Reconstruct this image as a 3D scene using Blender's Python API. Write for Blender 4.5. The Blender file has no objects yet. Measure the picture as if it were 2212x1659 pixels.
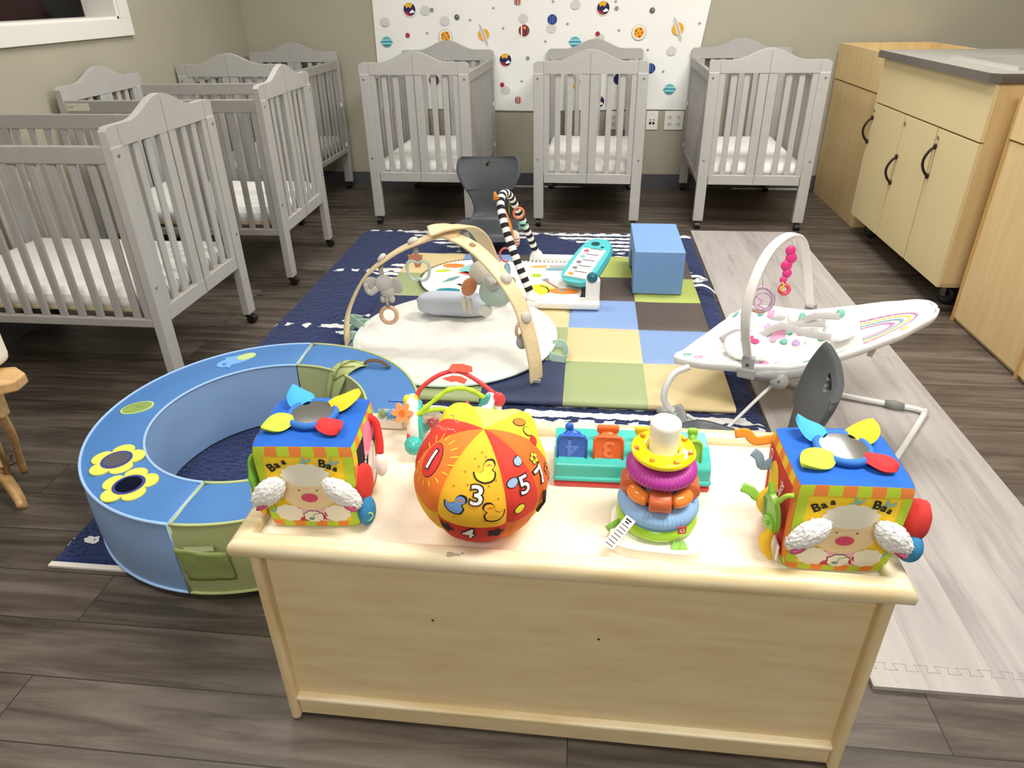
import bpy, bmesh, math, random
from mathutils import Vector, Matrix, Euler, noise
from mathutils.geometry import tessellate_polygon
random.seed(7)
R_ = math.radians
scene = bpy.context.scene
col = scene.collection
PI = math.pi

# ---------------------------------------------------------------- camera
cam_d = bpy.data.cameras.new('camera'); cam = bpy.data.objects.new('camera', cam_d); col.objects.link(cam)
cam_d.sensor_width = 36.0; cam_d.lens = 1465.4 / 2212 * 36.0
cam_d.shift_x = -5.1 / 2212; cam_d.shift_y = -62.5 / 2212
cam_d.clip_start = 0.02; cam_d.clip_end = 50
def _cam():
    pi, ya, ro = R_(28.2), R_(-6.38), R_(-1.0)
    f = Vector((math.sin(ya)*math.cos(pi), math.cos(ya)*math.cos(pi), -math.sin(pi)))
    r = Vector((math.cos(ya), -math.sin(ya), 0)); u = r.cross(f)
    r2 = math.cos(ro)*r + math.sin(ro)*u; u2 = -math.sin(ro)*r + math.cos(ro)*u
    M = Matrix((r2, u2, -f)).transposed().to_4x4(); M.translation = Vector((0, 0, 1.36))
    cam.matrix_world = M
_cam()
scene.camera = cam

# ---------------------------------------------------------------- exposure, world, lights
scene.view_settings.view_transform = 'Standard'; scene.view_settings.look = 'None'
scene.view_settings.exposure = 0.28; scene.view_settings.gamma = 1.0
scene.view_settings.use_curve_mapping = False
w = bpy.data.worlds.new('world'); scene.world = w; w.use_nodes = True
w.node_tree.nodes['Background'].inputs[0].default_value = (1, 0.97, 0.92, 1)
w.node_tree.nodes['Background'].inputs[1].default_value = 0.05
scene.cycles.max_bounces = 8; scene.cycles.diffuse_bounces = 4
try: scene.cycles.use_denoising = True
except Exception: pass
LAMPS = [(-1.5, 0.9, 17), (0.95, 0.75, 52), (-1.3, 3.4, 22), (1.1, 3.5, 48), (-0.1, -1.3, 34)]
for lx, ly, lp in LAMPS:
    ld = bpy.data.lights.new('ceiling_panel_light', 'AREA'); ld.shape = 'RECTANGLE'
    ld.size = 1.15; ld.size_y = 0.58; ld.energy = lp; ld.color = (1.0, 0.972, 0.93)
    lo = bpy.data.objects.new('ceiling_panel_light', ld); col.objects.link(lo); lo.location = (lx, ly, 2.66)

# ---------------------------------------------------------------- colours and materials
def lin(c):
    if isinstance(c, str):
        c = [int(c[i:i+2], 16)/255 for i in (0, 2, 4)]
    return tuple(x/12.92 if x <= 0.04045 else ((x+0.055)/1.055)**2.4 for x in c) + (1,)
_m = {}
def mat(name, c, rough=0.6, metal=0.0, var=0.0, vs=8.0, bump=0.0, bs=60.0, trans=0.0, coat=0.0, sheen=0.0, spec=0.5, alpha=1.0, stretch=None):
    if name in _m: return _m[name]
    m = bpy.data.materials.new(name); m.use_nodes = True; _m[name] = m
    nt = m.node_tree; N = nt.nodes; L = nt.links; b = N['Principled BSDF']
    c4 = lin(c); b.inputs['Base Color'].default_value = c4
    b.inputs['Roughness'].default_value = rough; b.inputs['Metallic'].default_value = metal
    b.inputs['Transmission Weight'].default_value = trans; b.inputs['Coat Weight'].default_value = coat
    b.inputs['Sheen Weight'].default_value = sheen; b.inputs['Specular IOR Level'].default_value = spec
    b.inputs['Alpha'].default_value = alpha
    tc = N.new('ShaderNodeTexCoord'); mp = N.new('ShaderNodeMapping'); L.new(tc.outputs['Object'], mp.inputs[0])
    if stretch: mp.inputs['Scale'].default_value = stretch
    if var:
        n = N.new('ShaderNodeTexNoise'); n.inputs['Scale'].default_value = vs; n.inputs['Detail'].default_value = 5
        L.new(mp.outputs[0], n.inputs['Vector'])
        r = N.new('ShaderNodeValToRGB'); r.color_ramp.elements[0].position = 0.3; r.color_ramp.elements[1].position = 0.7
        r.color_ramp.elements[0].color = tuple(x*(1-var) for x in c4[:3])+(1,)
        r.color_ramp.elements[1].color = tuple(min(1, x*(1+var)) for x in c4[:3])+(1,)
        L.new(n.outputs[0], r.inputs[0]); L.new(r.outputs[0], b.inputs['Base Color'])
    if bump:
        n2 = N.new('ShaderNodeTexNoise'); n2.inputs['Scale'].default_value = bs; n2.inputs['Detail'].default_value = 4
        L.new(mp.outputs[0], n2.inputs['Vector'])
        bp = N.new('ShaderNodeBump'); bp.inputs['Strength'].default_value = bump; bp.inputs['Distance'].default_value = 0.004
        L.new(n2.outputs[0], bp.inputs['Height']); L.new(bp.outputs[0], b.inputs['Normal'])
    return m

def wood_mat(name, c1, c2, axis='x', scale=1.0, rough=0.45, ring=0.35):
    """figured wood: stretched noise warping a soft band"""
    if name in _m: return _m[name]
    m = bpy.data.materials.new(name); m.use_nodes = True; _m[name] = m
    nt = m.node_tree; N = nt.nodes; L = nt.links; b = N['Principled BSDF']; b.inputs['Roughness'].default_value = rough
    tc = N.new('ShaderNodeTexCoord'); mp = N.new('ShaderNodeMapping'); L.new(tc.outputs['Object'], mp.inputs[0])
    s = {'x': (1.2, 9, 9), 'y': (9, 1.2, 9), 'z': (9, 9, 1.2)}[axis]
    mp.inputs['Scale'].default_value = tuple(v*scale for v in s)
    n = N.new('ShaderNodeTexNoise'); n.inputs['Scale'].default_value = 1.3; n.inputs['Detail'].default_value = 3; L.new(mp.outputs[0], n.inputs['Vector'])
    mu = N.new('ShaderNodeMath'); mu.operation = 'MULTIPLY'; mu.inputs[1].default_value = 26; L.new(n.outputs[0], mu.inputs[0])
    si = N.new('ShaderNodeMath'); si.operation = 'SINE'; L.new(mu.outputs[0], si.inputs[0])
    n2 = N.new('ShaderNodeTexNoise'); n2.inputs['Scale'].default_value = 9; n2.inputs['Detail'].default_value = 6; L.new(mp.outputs[0], n2.inputs['Vector'])
    ma = N.new('ShaderNodeMath'); ma.operation = 'MULTIPLY_ADD'; ma.inputs[1].default_value = ring*0.3; L.new(si.outputs[0], ma.inputs[0]); L.new(n2.outputs[0], ma.inputs[2])
    r = N.new('ShaderNodeValToRGB'); r.color_ramp.elements[0].position = 0.25; r.color_ramp.elements[1].position = 0.75
    r.color_ramp.elements[0].color = lin(c2); r.color_ramp.elements[1].color = lin(c1)
    L.new(ma.outputs[0], r.inputs[0]); L.new(r.outputs[0], b.inputs['Base Color'])
    return m

def plank_mat(name, cols, plank=(1.2, 0.16), along='x', grain=1.0, rough=0.5, mortar=0.0015, mcol='2a2622', bumpy=0.15):
    m = bpy.data.materials.new(name); m.use_nodes = True; _m[name] = m
    nt = m.node_tree; N = nt.nodes; L = nt.links; b = N['Principled BSDF']; b.inputs['Roughness'].default_value = rough
    tc = N.new('ShaderNodeTexCoord'); mp = N.new('ShaderNodeMapping'); L.new(tc.outputs['Object'], mp.inputs[0])
    if along == 'y': mp.inputs['Rotation'].default_value = (0, 0, PI/2)
    bk = N.new('ShaderNodeTexBrick'); bk.offset = 0.37; bk.inputs['Scale'].default_value = 1.0
    bk.inputs['Brick Width'].default_value = plank[0]; bk.inputs['Row Height'].default_value = plank[1]
    bk.inputs['Mortar Size'].default_value = mortar; bk.inputs['Mortar Smooth'].default_value = 0.1
    bk.inputs['Color1'].default_value = (0, 0, 0, 1); bk.inputs['Color2'].default_value = (1, 1, 1, 1); bk.inputs['Mortar'].default_value = (0.5, 0.5, 0.5, 1)
    L.new(mp.outputs[0], bk.inputs['Vector'])
    # grain, shifted per plank
    add = N.new('ShaderNodeVectorMath'); add.operation = 'MULTIPLY_ADD'; add.inputs[1].default_value = (7, 7, 7)
    L.new(bk.outputs['Color'], add.inputs[0]); L.new(mp.outputs[0], add.inputs[2])
    ms = N.new('ShaderNodeMapping'); ms.inputs['Scale'].default_value = (1.6*grain, 16*grain, 1); L.new(add.outputs[0], ms.inputs[0])
    n = N.new('ShaderNodeTexNoise'); n.inputs['Scale'].default_value = 1.6; n.inputs['Detail'].default_value = 8; n.inputs['Roughness'].default_value = 0.62; n.inputs['Distortion'].default_value = 0.6
    L.new(ms.outputs[0], n.inputs['Vector'])
    mx = N.new('ShaderNodeMath'); mx.operation = 'MULTIPLY_ADD'; mx.inputs[1].default_value = 0.16
    sep = N.new('ShaderNodeSeparateColor'); L.new(bk.outputs['Color'], sep.inputs[0]); L.new(sep.outputs[0], mx.inputs[0]); L.new(n.outputs[0], mx.inputs[2])
    r = N.new('ShaderNodeValToRGB'); e = r.color_ramp.elements; e[0].position = 0.36; e[1].position = 0.82
    e[0].color = lin(cols[0]); e[1].color = lin(cols[2]); mid = e.new(0.56); mid.color = lin(cols[1])
    L.new(mx.outputs[0], r.inputs[0])
    mc = N.new('ShaderNodeMixRGB'); mc.inputs[2].default_value = lin(mcol); L.new(r.outputs[0], mc.inputs[1]); L.new(bk.outputs['Fac'], mc.inputs[0])
    L.new(mc.outputs[0], b.inputs['Base Color'])
    bp = N.new('ShaderNodeBump'); bp.inputs['Strength'].default_value = bumpy; bp.inputs['Distance'].default_value = 0.002
    L.new(n.outputs[0], bp.inputs['Height']); L.new(bp.outputs[0], b.inputs['Normal'])
    return m

# ---------------------------------------------------------------- mesh builder
def catmull(pts, k=6, closed=False):
    P = [Vector(p) for p in pts]; n = len(P); out = []
    segs = n if closed else n-1
    for i in range(segs):
        p0 = P[(i-1) % n] if (closed or i > 0) else P[0]*2-P[1]
        p1 = P[i]; p2 = P[(i+1) % n]
        p3 = P[(i+2) % n] if (closed or i+2 < n) else P[-1]*2-P[-2]
        for j in range(k):
            t = j/k
            out.append(0.5*((2*p1)+(p2-p0)*t+(2*p0-5*p1+4*p2-p3)*t*t+(3*p1-p0-3*p2+p3)*t**3))
    if not closed: out.append(P[-1])
    return out
def lerp(a, b, t): return a+(b-a)*t
def blob(n, r, amp, lobes, ph=0, sx=1, sy=1, cx=0, cy=0):
    return [(cx+sx*r*(1+amp*math.cos(lobes*a+ph))*math.cos(a), cy+sy*r*(1+amp*math.cos(lobes*a+ph))*math.sin(a)) for a in [2*PI*i/n for i in range(n)]]
def circ(cx, cy, r, n=20, ry=None, rot=0):
    ry = ry or r; c, s = math.cos(rot), math.sin(rot)
    return [(cx+c*r*math.cos(a)-s*ry*math.sin(a), cy+s*r*math.cos(a)+c*ry*math.sin(a)) for a in [2*PI*i/n for i in range(n)]]
def scallop(cx, cy, rx, ry, lobes, amp=0.08, n=72, rot=0):
    o = []
    for i in range(n):
        a = 2*PI*i/n; k = 1+amp*(abs(math.sin(lobes*a/2))-0.6)
        x, y = rx*k*math.cos(a), ry*k*math.sin(a)
        o.append((cx+x*math.cos(rot)-y*math.sin(rot), cy+x*math.sin(rot)+y*math.cos(rot)))
    return o

class MB:
    def __init__(s): s.v = []; s.f = []; s.mi = []; s.sm = []; s.mats = []; s.cur = 0; s.M = None
    def set(s, m):
        if m not in s.mats: s.mats.append(m)
        s.cur = s.mats.index(m); return s
    def add(s, vs, fs, smooth=True):
        b = len(s.v)
        for p in vs:
            p = Vector(p); s.v.append(s.M @ p if s.M else p)
        for f in fs:
            s.f.append([b+i for i in f]); s.mi.append(s.cur); s.sm.append(smooth)
        return s
    def _bm(s, bm, smooth):
        bm.verts.ensure_lookup_table(); bm.verts.index_update()
        s.add([v.co.copy() for v in bm.verts], [[v.index for v in f.verts] for f in bm.faces], smooth); bm.free()
    def box(s, c, d, r=0.0, rot=None, seg=2, taper=None):
        bm = bmesh.new(); bmesh.ops.create_cube(bm, size=1)
        for v in bm.verts:
            if taper and v.co.z < 0: v.co.x *= taper[0]; v.co.y *= taper[1]
            v.co = Vector((v.co.x*d[0], v.co.y*d[1], v.co.z*d[2]))
        if r: bmesh.ops.bevel(bm, geom=list(bm.edges), offset=r, segments=seg, profile=0.5, affect='EDGES', clamp_overlap=True)
        M = Matrix.Translation(Vector(c))
        if rot: M = M @ (rot if isinstance(rot, Matrix) else Euler(rot).to_matrix().to_4x4())
        bm.transform(M); s._bm(bm, False); return s
    def box2(s, a, b, r=0.0, seg=2):
        return s.box([(a[i]+b[i])/2 for i in range(3)], [abs(b[i]-a[i]) for i in range(3)], r, seg=seg)
    def tube(s, pts, r, n=10, closed=False, smooth_k=0, caps=True, flat=None, up=None, rfun=None):
        """round tube; flat=(half_width, half_thick) gives a band whose width follows `up` (a fixed side vector)"""
        P = catmull(pts, smooth_k, closed) if smooth_k else [Vector(p) for p in pts]
        m = len(P); vs = []; fs = []; prev = None
        for i, p in enumerate(P):
            if closed: t = (P[(i+1) % m]-P[(i-1) % m])
            else: t = P[min(i+1, m-1)]-P[max(i-1, 0)]
            if t.length < 1e-9: t = Vector((0, 0, 1))
            t.normalize()
            if up is not None: a = Vector(up); a = (a-t*a.dot(t)).normalized()
            elif prev is None:
                a = Vector((0, 0, 1)) if abs(t.z) < 0.9 else Vector((1, 0, 0)); a = (a-t*a.dot(t)).normalized()
            else: a = (prev-t*prev.dot(t)).normalized()
            prev = a; b = t.cross(a)
            rr = rfun(i/(m-1 if not closed else m)) if rfun else (r[min(len(r)-1, int(round(i*(len(r)-1)/(m-1))))] if isinstance(r, (list, tuple)) else r)
            for j in range(n):
                an = 2*PI*j/n; ca, sa = math.cos(an), math.sin(an)
                if flat:
                    e = 0.35; x = math.copysign(abs(ca)**e, ca)*flat[0]; y = math.copysign(abs(sa)**e, sa)*flat[1]
                    if rfun: x *= rr; y *= rr
                else: x = ca*rr; y = sa*rr
                vs.append(p+a*x+b*y)
        for i in range(m if closed else m-1):
            k = (i+1) % m
            for j in range(n): fs.append([i*n+j, i*n+(j+1) % n, k*n+(j+1) % n, k*n+j])
        if caps and not closed: fs.append(list(range(n))[::-1]); fs.append([(m-1)*n+j for j in range(n)])
        return s.add(vs, fs, True)
    def cyl(s, a, b, r, r2=None, n=20, smooth=True):
        a, b = Vector(a), Vector(b); t = (b-a).normalized(); u = t.orthogonal().normalized(); w_ = t.cross(u); r2 = r if r2 is None else r2
        vs = [a+u*math.cos(2*PI*j/n)*r+w_*math.sin(2*PI*j/n)*r for j in range(n)]+[b+u*math.cos(2*PI*j/n)*r2+w_*math.sin(2*PI*j/n)*r2 for j in range(n)]
        s.add(vs, [[j, (j+1) % n, n+(j+1) % n, n+j] for j in range(n)], smooth)
        return s.add(vs, [list(range(n))[::-1], list(range(n, 2*n))], False)
    def lathe(s, prof, c=(0, 0, 0), n=32, rot=None, fn=None):
        vs = []; m = len(prof); M = Matrix.Translation(Vector(c)) @ (rot if rot else Matrix.Identity(4))
        for (r, z) in prof:
            for j in range(n):
                a = 2*PI*j/n; k = fn(a, r, z) if fn else 1
                vs.append(M @ Vector((r*k*math.cos(a), r*k*math.sin(a), z)))
        fs = [[i*n+j, i*n+(j+1) % n, (i+1)*n+(j+1) % n, (i+1)*n+j] for i in range(m-1) for j in range(n)]
        if prof[0][0] > 1e-6: fs.append(list(range(n))[::-1])
        if prof[-1][0] > 1e-6: fs.append([(m-1)*n+j for j in range(n)])
        return s.add(vs, fs, True)
    def torus(s, c, R, r, rot=None, nR=40, nr=14, sz=1.0, fn=None):
        M = Matrix.Translation(Vector(c)) @ (rot if rot else Matrix.Identity(4)); vs = []
        for i in range(nR):
            a = 2*PI*i/nR
            for j in range(nr):
                b = 2*PI*j/nr; k = fn(a, b) if fn else 1
                x = R+r*k*math.cos(b); vs.append(M @ Vector((x*math.cos(a), x*math.sin(a), r*k*sz*math.sin(b))))
        return s.add(vs, [[i*nr+j, ((i+1) % nR)*nr+j, ((i+1) % nR)*nr+(j+1) % nr, i*nr+(j+1) % nr] for i in range(nR) for j in range(nr)], True)
    def ell(s, c, r, rot=None, nu=24, nv=14, fn=None, p=1.0):
        M = Matrix.Translation(Vector(c)) @ (rot if rot else Matrix.Identity(4)); vs = []
        sg = lambda x: math.copysign(abs(x)**p, x)
        for i in range(nv+1):
            ph = -PI/2+PI*i/nv
            for j in range(nu):
                a = 2*PI*j/nu; d = Vector((sg(math.cos(ph))*sg(math.cos(a)), sg(math.cos(ph))*sg(math.sin(a)), sg(math.sin(ph))))
                k = fn(d) if fn else 1
                vs.append(M @ Vector((d.x*r[0]*k, d.y*r[1]*k, d.z*r[2]*k)))
        return s.add(vs, [[i*nu+j, i*nu+(j+1) % nu, (i+1)*nu+(j+1) % nu, (i+1)*nu+j] for i in range(nv) for j in range(nu)], True)
    def prism(s, poly, z0, z1, fr=None, holes=None, smooth=False):
        """polygon in 2D extruded from z0 to z1; fr maps (x,y,z)->3D"""
        loops = [[Vector((x, y, 0)) for x, y in poly]]+[[Vector((x, y, 0)) for x, y in h] for h in (holes or [])]
        tri = tessellate_polygon(loops); flat = [p for l in loops for p in l]; n = len(flat)
        fr = fr or (lambda x, y, z: Vector((x, y, z)))
        vs = [fr(p.x, p.y, z0) for p in flat]+[fr(p.x, p.y, z1) for p in flat]
        fs = []
        for t in tri:
            a, b, c = [flat[i] for i in t]
            if (b-a).cross(c-a).z < 0: t = (t[0], t[2], t[1])
            fs.append([n+i for i in t]); fs.append([i for i in reversed(t)])
        o = 0
        for l in loops:
            k = len(l)
            for i in range(k): fs.append([o+i, o+(i+1) % k, n+o+(i+1) % k, n+o+i])
            o += k
        return s.add(vs, fs, smooth)
    def text(s, txt, size, fr, depth=0.0004, rot=0, off=(0, 0), align='CENTER', flip=False, bold=0.0, sub=0):
        cu = bpy.data.curves.new('t', 'FONT'); cu.body = txt; cu.size = size; cu.align_x = align; cu.align_y = 'CENTER'; cu.offset = bold; cu.resolution_u = 3
        o = bpy.data.objects.new('t', cu); me = o.to_mesh()
        bm = bmesh.new(); bm.from_mesh(me); o.to_mesh_clear(); bpy.data.objects.remove(o); bpy.data.curves.remove(cu)
        bmesh.ops.triangulate(bm, faces=list(bm.faces))
        if sub: bmesh.ops.subdivide_edges(bm, edges=list(bm.edges), cuts=sub)
        c, si = math.cos(rot), math.sin(rot)
        for v in bm.verts:
            x, y = v.co.x, v.co.y
            v.co = Vector(fr(off[0]+c*x-si*y, off[1]+si*x+c*y, depth))
        s._bm(bm, False); return s
    def grid(s, nx, ny, fn, smooth=True):
        vs = [fn(i/nx, j/ny) for j in range(ny+1) for i in range(nx+1)]
        return s.add(vs, [[j*(nx+1)+i, j*(nx+1)+i+1, (j+1)*(nx+1)+i+1, (j+1)*(nx+1)+i] for j in range(ny) for i in range(nx)], smooth)
    def build(s, name, parent=None, m=None, world=False, bevel=0, sub=0, fix=False):
        me = bpy.data.meshes.new(name)
        off = Vector(parent.location) if (world and parent) else Vector((0, 0, 0))
        pp = parent.parent if parent else None
        if world and pp: off = off+Vector(pp.location)
        if world and parent and parent.type == 'EMPTY' and parent.rotation_euler.z:
            inv = Matrix.Rotation(-parent.rotation_euler.z, 4, 'Z'); vv = [inv @ (v-off) for v in s.v]
        else: vv = [v-off for v in s.v]
        me.from_pydata([tuple(v) for v in vv], [], s.f)
        for x in (s.mats or [m]): me.materials.append(x)
        me.polygons.foreach_set('material_index', s.mi if s.mats else [0]*len(s.f))
        me.polygons.foreach_set('use_smooth', s.sm); me.update()
        if fix:
            bm = bmesh.new(); bm.from_mesh(me); bmesh.ops.recalc_face_normals(bm, faces=list(bm.faces)); bm.to_mesh(me); bm.free()
        o = bpy.data.objects.new(name, me); col.objects.link(o)
        if parent: o.parent = parent
        if bevel:
            b = o.modifiers.new('bevel', 'BEVEL'); b.width = bevel; b.segments = 2; b.limit_method = 'ANGLE'
        if sub:
            b = o.modifiers.new('sub', 'SUBSURF'); b.levels = sub; b.render_levels = sub
        return o

def tag(o, label=None, cat=None, group=None, kind=None):
    if label: o['label'] = label
    if cat: o['category'] = cat
    if group: o['group'] = group
    if kind: o['kind'] = kind
    return o
def thing(name, label, cat, loc=(0, 0, 0), rz=0, group=None):
    o = bpy.data.objects.new(name, None); col.objects.link(o); o.location = loc; o.rotation_euler = (0, 0, rz); o.empty_display_size = 0.05
    return tag(o, label, cat, group)
def struct(o): o['kind'] = 'structure'; return o
def copy_tree(o, loc=None, rz=None, label=None, parent=None):
    c = o.copy(); col.objects.link(c)
    if parent: c.parent = parent
    if loc is not None: c.location = loc
    if rz is not None: c.rotation_euler = (0, 0, rz)
    if label: c['label'] = label
    for ch in list(o.children): copy_tree(ch, parent=c)
    return c
RX = lambda d: Matrix.Rotation(R_(d), 4, 'X')
RY = lambda d: Matrix.Rotation(R_(d), 4, 'Y')
RZ = lambda d: Matrix.Rotation(R_(d), 4, 'Z')
def frame(o, u, v):
    """2D frame at o spanned by u and v, third axis u x v"""
    o, u, v = Vector(o), Vector(u).normalized(), Vector(v).normalized(); n = u.cross(v).normalized()
    return lambda x, y, z: o+u*x+v*y+n*z
def nz(p, s=1.0): return noise.noise(Vector(p)*s)

# common materials
M_wall = mat('wall_paint', 'b0ab99', 0.85, var=0.03, vs=2, bump=0.05, bs=200)
M_white_trim = mat('white_trim', 'ece9e2', 0.45)
M_crib = mat('crib_grey_paint', 'b5b3b0', 0.5, var=0.03, vs=20)
M_crib2 = mat('crib_side_grey_shaded', 'a5a29e', 0.5, var=0.03, vs=20)  # darker copy of the crib grey: shade on the side panels put into colour
M_seam = mat('seam_line_grey', '8d8882', 0.8)  # grey for crib seams, label print and screw holes
M_black = mat('black_plastic', '141414', 0.45)
M_metal = mat('screw_metal', 'a8a8a8', 0.3, metal=0.9)
M_whiteplastic = mat('white_plastic', 'f3f1ec', 0.35)
M_sheet = mat('white_sheet', 'f4f3ef', 0.9, bump=0.25, bs=9)
M_pine = mat('pale_board', 'd8c4a0', 0.6)
M_birch = wood_mat('birch_ply', 'e8d5ae', 'dac294', 'x', 0.5, 0.5, 0.15)
M_birchtop = wood_mat('birch_edge', 'f0e3c4', 'dcc798', 'x', 0.8, 0.4, 0.7)
M_lam = mat('maple_laminate', 'dac898', 0.5, var=0.02, vs=3)
M_lamside = wood_mat('maple_side', 'dfc492', 'd3b47e', 'z', 0.35, 0.5, 0.2)
M_steel = mat('steel_top', 'a8a79f', 0.32, metal=0.8)

# ================================================================ room
YW, XL, XR, YB, ZC = 5.335, -2.56, 3.3, -2.6, 2.72
M_floor = plank_mat('floor_planks', ('332c26', '50473f', '6f665d'), (1.22, 0.15), 'x', 1.0, 0.42)
struct(MB().box2((XL-0.2, YB-0.2, -0.12), (XR+0.2, YW+0.2, 0)).build('floor', m=M_floor))
struct(MB().box2((XL-0.2, YB-0.2, ZC), (XR+0.2, YW+0.2, ZC+0.1)).build('ceiling', m=mat('ceiling_white', 'f0eee8', 0.9)))
struct(MB().box2((XL-0.2, YW, 0), (XR+0.2, YW+0.15, ZC)).build('wall_back', m=M_wall))
struct(MB().box2((XR, YB, 0), (XR+0.15, YW, ZC)).build('wall_right', m=M_wall))
struct(MB().box2((XL-0.2, YB-0.15, 0), (XR+0.2, YB, ZC)).build('wall_front', m=M_wall))
WY0, WY1, WZ0, WZ1 = 1.7, 3.86, 1.262, 2.2; XO = XL-0.17
wl = MB()
wl.box2((XO, YB, 0), (XL, YW, WZ0)); wl.box2((XO, YB, WZ1), (XL, YW, ZC)); wl.box2((XO, YB, WZ0), (XL, WY0, WZ1)); wl.box2((XO, WY1, WZ0), (XL, YW, WZ1))
struct(wl.build('wall_left', m=M_wall))
# window with deep white jamb and flat casing
win = MB(); win.set(M_white_trim)
win.box2((XO-0.01, WY1-0.012, WZ0), (XL+0.004, WY1, WZ1)); win.box2((XO-0.01, WY0, WZ0), (XL+0.004, WY0+0.012, WZ1))
win.box2((XO-0.01, WY0, WZ0), (XL+0.004, WY1, WZ0+0.012)); win.box2((XO-0.01, WY0, WZ1-0.012), (XL+0.004, WY1, WZ1))
wroot = struct(win.build('window_1'))
fr = MB(); t = 0.085
fr.box2((XL, WY0-t, WZ0-t), (XL+0.02, WY1+t, WZ0)); fr.box2((XL, WY0-t, WZ1), (XL+0.02, WY1+t, WZ1+t))
fr.box2((XL, WY0-t, WZ0), (XL+0.02, WY0, WZ1)); fr.box2((XL, WY1, WZ0), (XL+0.02, WY1+t, WZ1))
struct(fr.build('window_casing', wroot, M_white_trim, bevel=0.002))
struct(MB().box2((XO+0.03, WY0+0.012, WZ0+0.012), (XO+0.036, WY1-0.012, WZ1-0.012)).build('window_pane', wroot, mat('window_glass', 'ffffff', 0.02, trans=1.0, alpha=0.03, spec=0.0)))
# dark unlit room beyond the window
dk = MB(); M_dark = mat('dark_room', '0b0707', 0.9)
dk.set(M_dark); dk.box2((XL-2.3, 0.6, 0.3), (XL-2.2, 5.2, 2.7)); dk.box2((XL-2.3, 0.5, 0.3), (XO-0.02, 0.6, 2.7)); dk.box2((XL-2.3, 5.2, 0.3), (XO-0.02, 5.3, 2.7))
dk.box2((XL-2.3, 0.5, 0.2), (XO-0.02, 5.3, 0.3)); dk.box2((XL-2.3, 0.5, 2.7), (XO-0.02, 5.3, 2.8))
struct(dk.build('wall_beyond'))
rp = MB(); rp.set(mat('dark_red_board', '8a0f16', 0.5)); rp.box2((XL-1.5, 3.55, 0.3), (XL-1.45, 5.2, 2.4)); rp.set(mat('red_board_edge', '5a1518', 0.5)); rp.box2((XL-1.45, 4.55, 0.3), (XL-1.44, 4.58, 2.4))
tag(rp.build('wall_panel'), 'dark red panel standing in the unlit room beyond the window', 'panel')
# baseboards
M_base = mat('baseboard_grey', '55565a', 0.5)
struct(MB().box2((XL, YW-0.008, 0), (XR, YW, 0.105)).build('baseboard_back', m=M_base))
struct(MB().box2((XL, YB, 0), (XL+0.008, YW-0.008, 0.105)).build('baseboard_left', m=M_base))
for i, (x0, x1) in enumerate(((-0.62, -0.05), (1.1, 1.62))):
    struct(MB().box2((x0, YW-0.014, 0.0), (x1, YW-0.008, 0.007)).build('trim_%d' % (i+1), m=M_whiteplastic))
# ceiling light fixtures (above the frame)
for i, (lx, ly, lp) in enumerate(LAMPS):
    t = thing('ceiling_light', 'recessed white ceiling panel light above the %s' % ['left floor', 'low toy shelf', 'left cribs', 'middle cribs', 'camera'][i], 'light', (lx, ly, ZC-0.02))
    f = MB(); f.box((0, 0, 0), (1.26, 0.68, 0.04), 0.004); f.build('housing', t, M_white_trim)
    m = mat('light_diffuser', 'ffffff', 0.5)
    g = MB(); g.box((0, 0, -0.022), (1.18, 0.6, 0.006)); g.build('diffuser', t, m)
b = _m['light_diffuser'].node_tree.nodes['Principled BSDF']; b.inputs['Emission Color'].default_value = (1, .97, .92, 1); b.inputs['Emission Strength'].default_value = 1.5

# ---- printed space cloth hung on the back wall
C_ = {'W': mat('cloth_white', 'f8f8f4', 0.9, var=0.015, vs=3), 'navy': mat('print_navy', '2a2555', 0.9), 'yel': mat('print_yellow', 'efb53a', 0.9), 'wh': mat('print_white', 'ffffff', 0.9),
      'red': mat('print_red', 'b0303a', 0.9), 'teal': mat('print_teal', '63bcc8', 0.9), 'dteal': mat('print_dark_teal', '2e93a3', 0.9), 'or': mat('print_orange_brown', 'c9682a', 0.9),
      'brown': mat('print_brown', '83302a', 0.9), 'salm': mat('print_salmon', 'ee8a5a', 0.9), 'blue': mat('print_blue', '1d3b86', 0.9), 'lbl': mat('print_light_blue', '8fb0e0', 0.9),
      'gr': mat('print_grey', '9a9a98', 0.9), 'dg': mat('print_dark_grey', '5c5c5e', 0.9), 'pale': mat('print_pale', 'd9d9d3', 0.9), 'ring': mat('print_ring', 'c9c6ba', 0.9), 'mar': mat('print_maroon', '5a4046', 0.9)}
cl = MB(); cl.set(C_['W'])
c00, c10, c01, c11 = (-1.584, 0.578), (0.70, 0.572), (-1.566, 1.75), (0.86, 1.75)
def clp(u, v):
    x = lerp(lerp(c00[0], c10[0], u), lerp(c01[0], c11[0], u), v); z = lerp(lerp(c00[1], c10[1], u), lerp(c01[1], c11[1], u), v)
    z += 0.006*math.sin(u*9)*(1-v); y = YW-0.012+0.0035*nz((x*2.2, 0, z*7))+0.002*math.sin(x*3)
    return Vector((x, y, z))
cl.grid(60, 30, clp)
hem = MB()
def cf(cx, cz, k=1): return lambda x, y, z: Vector((cx+x, YW-0.0175-z, cz+y))
def disc(mb, m, x, z, r, k, ry=None, rot=0, dx=0, dy=0): mb.set(C_[m]); mb.prism(circ(dx, dy, r, 22, ry, rot), 0, 0.0003*(k+1), cf(x, z))
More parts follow.
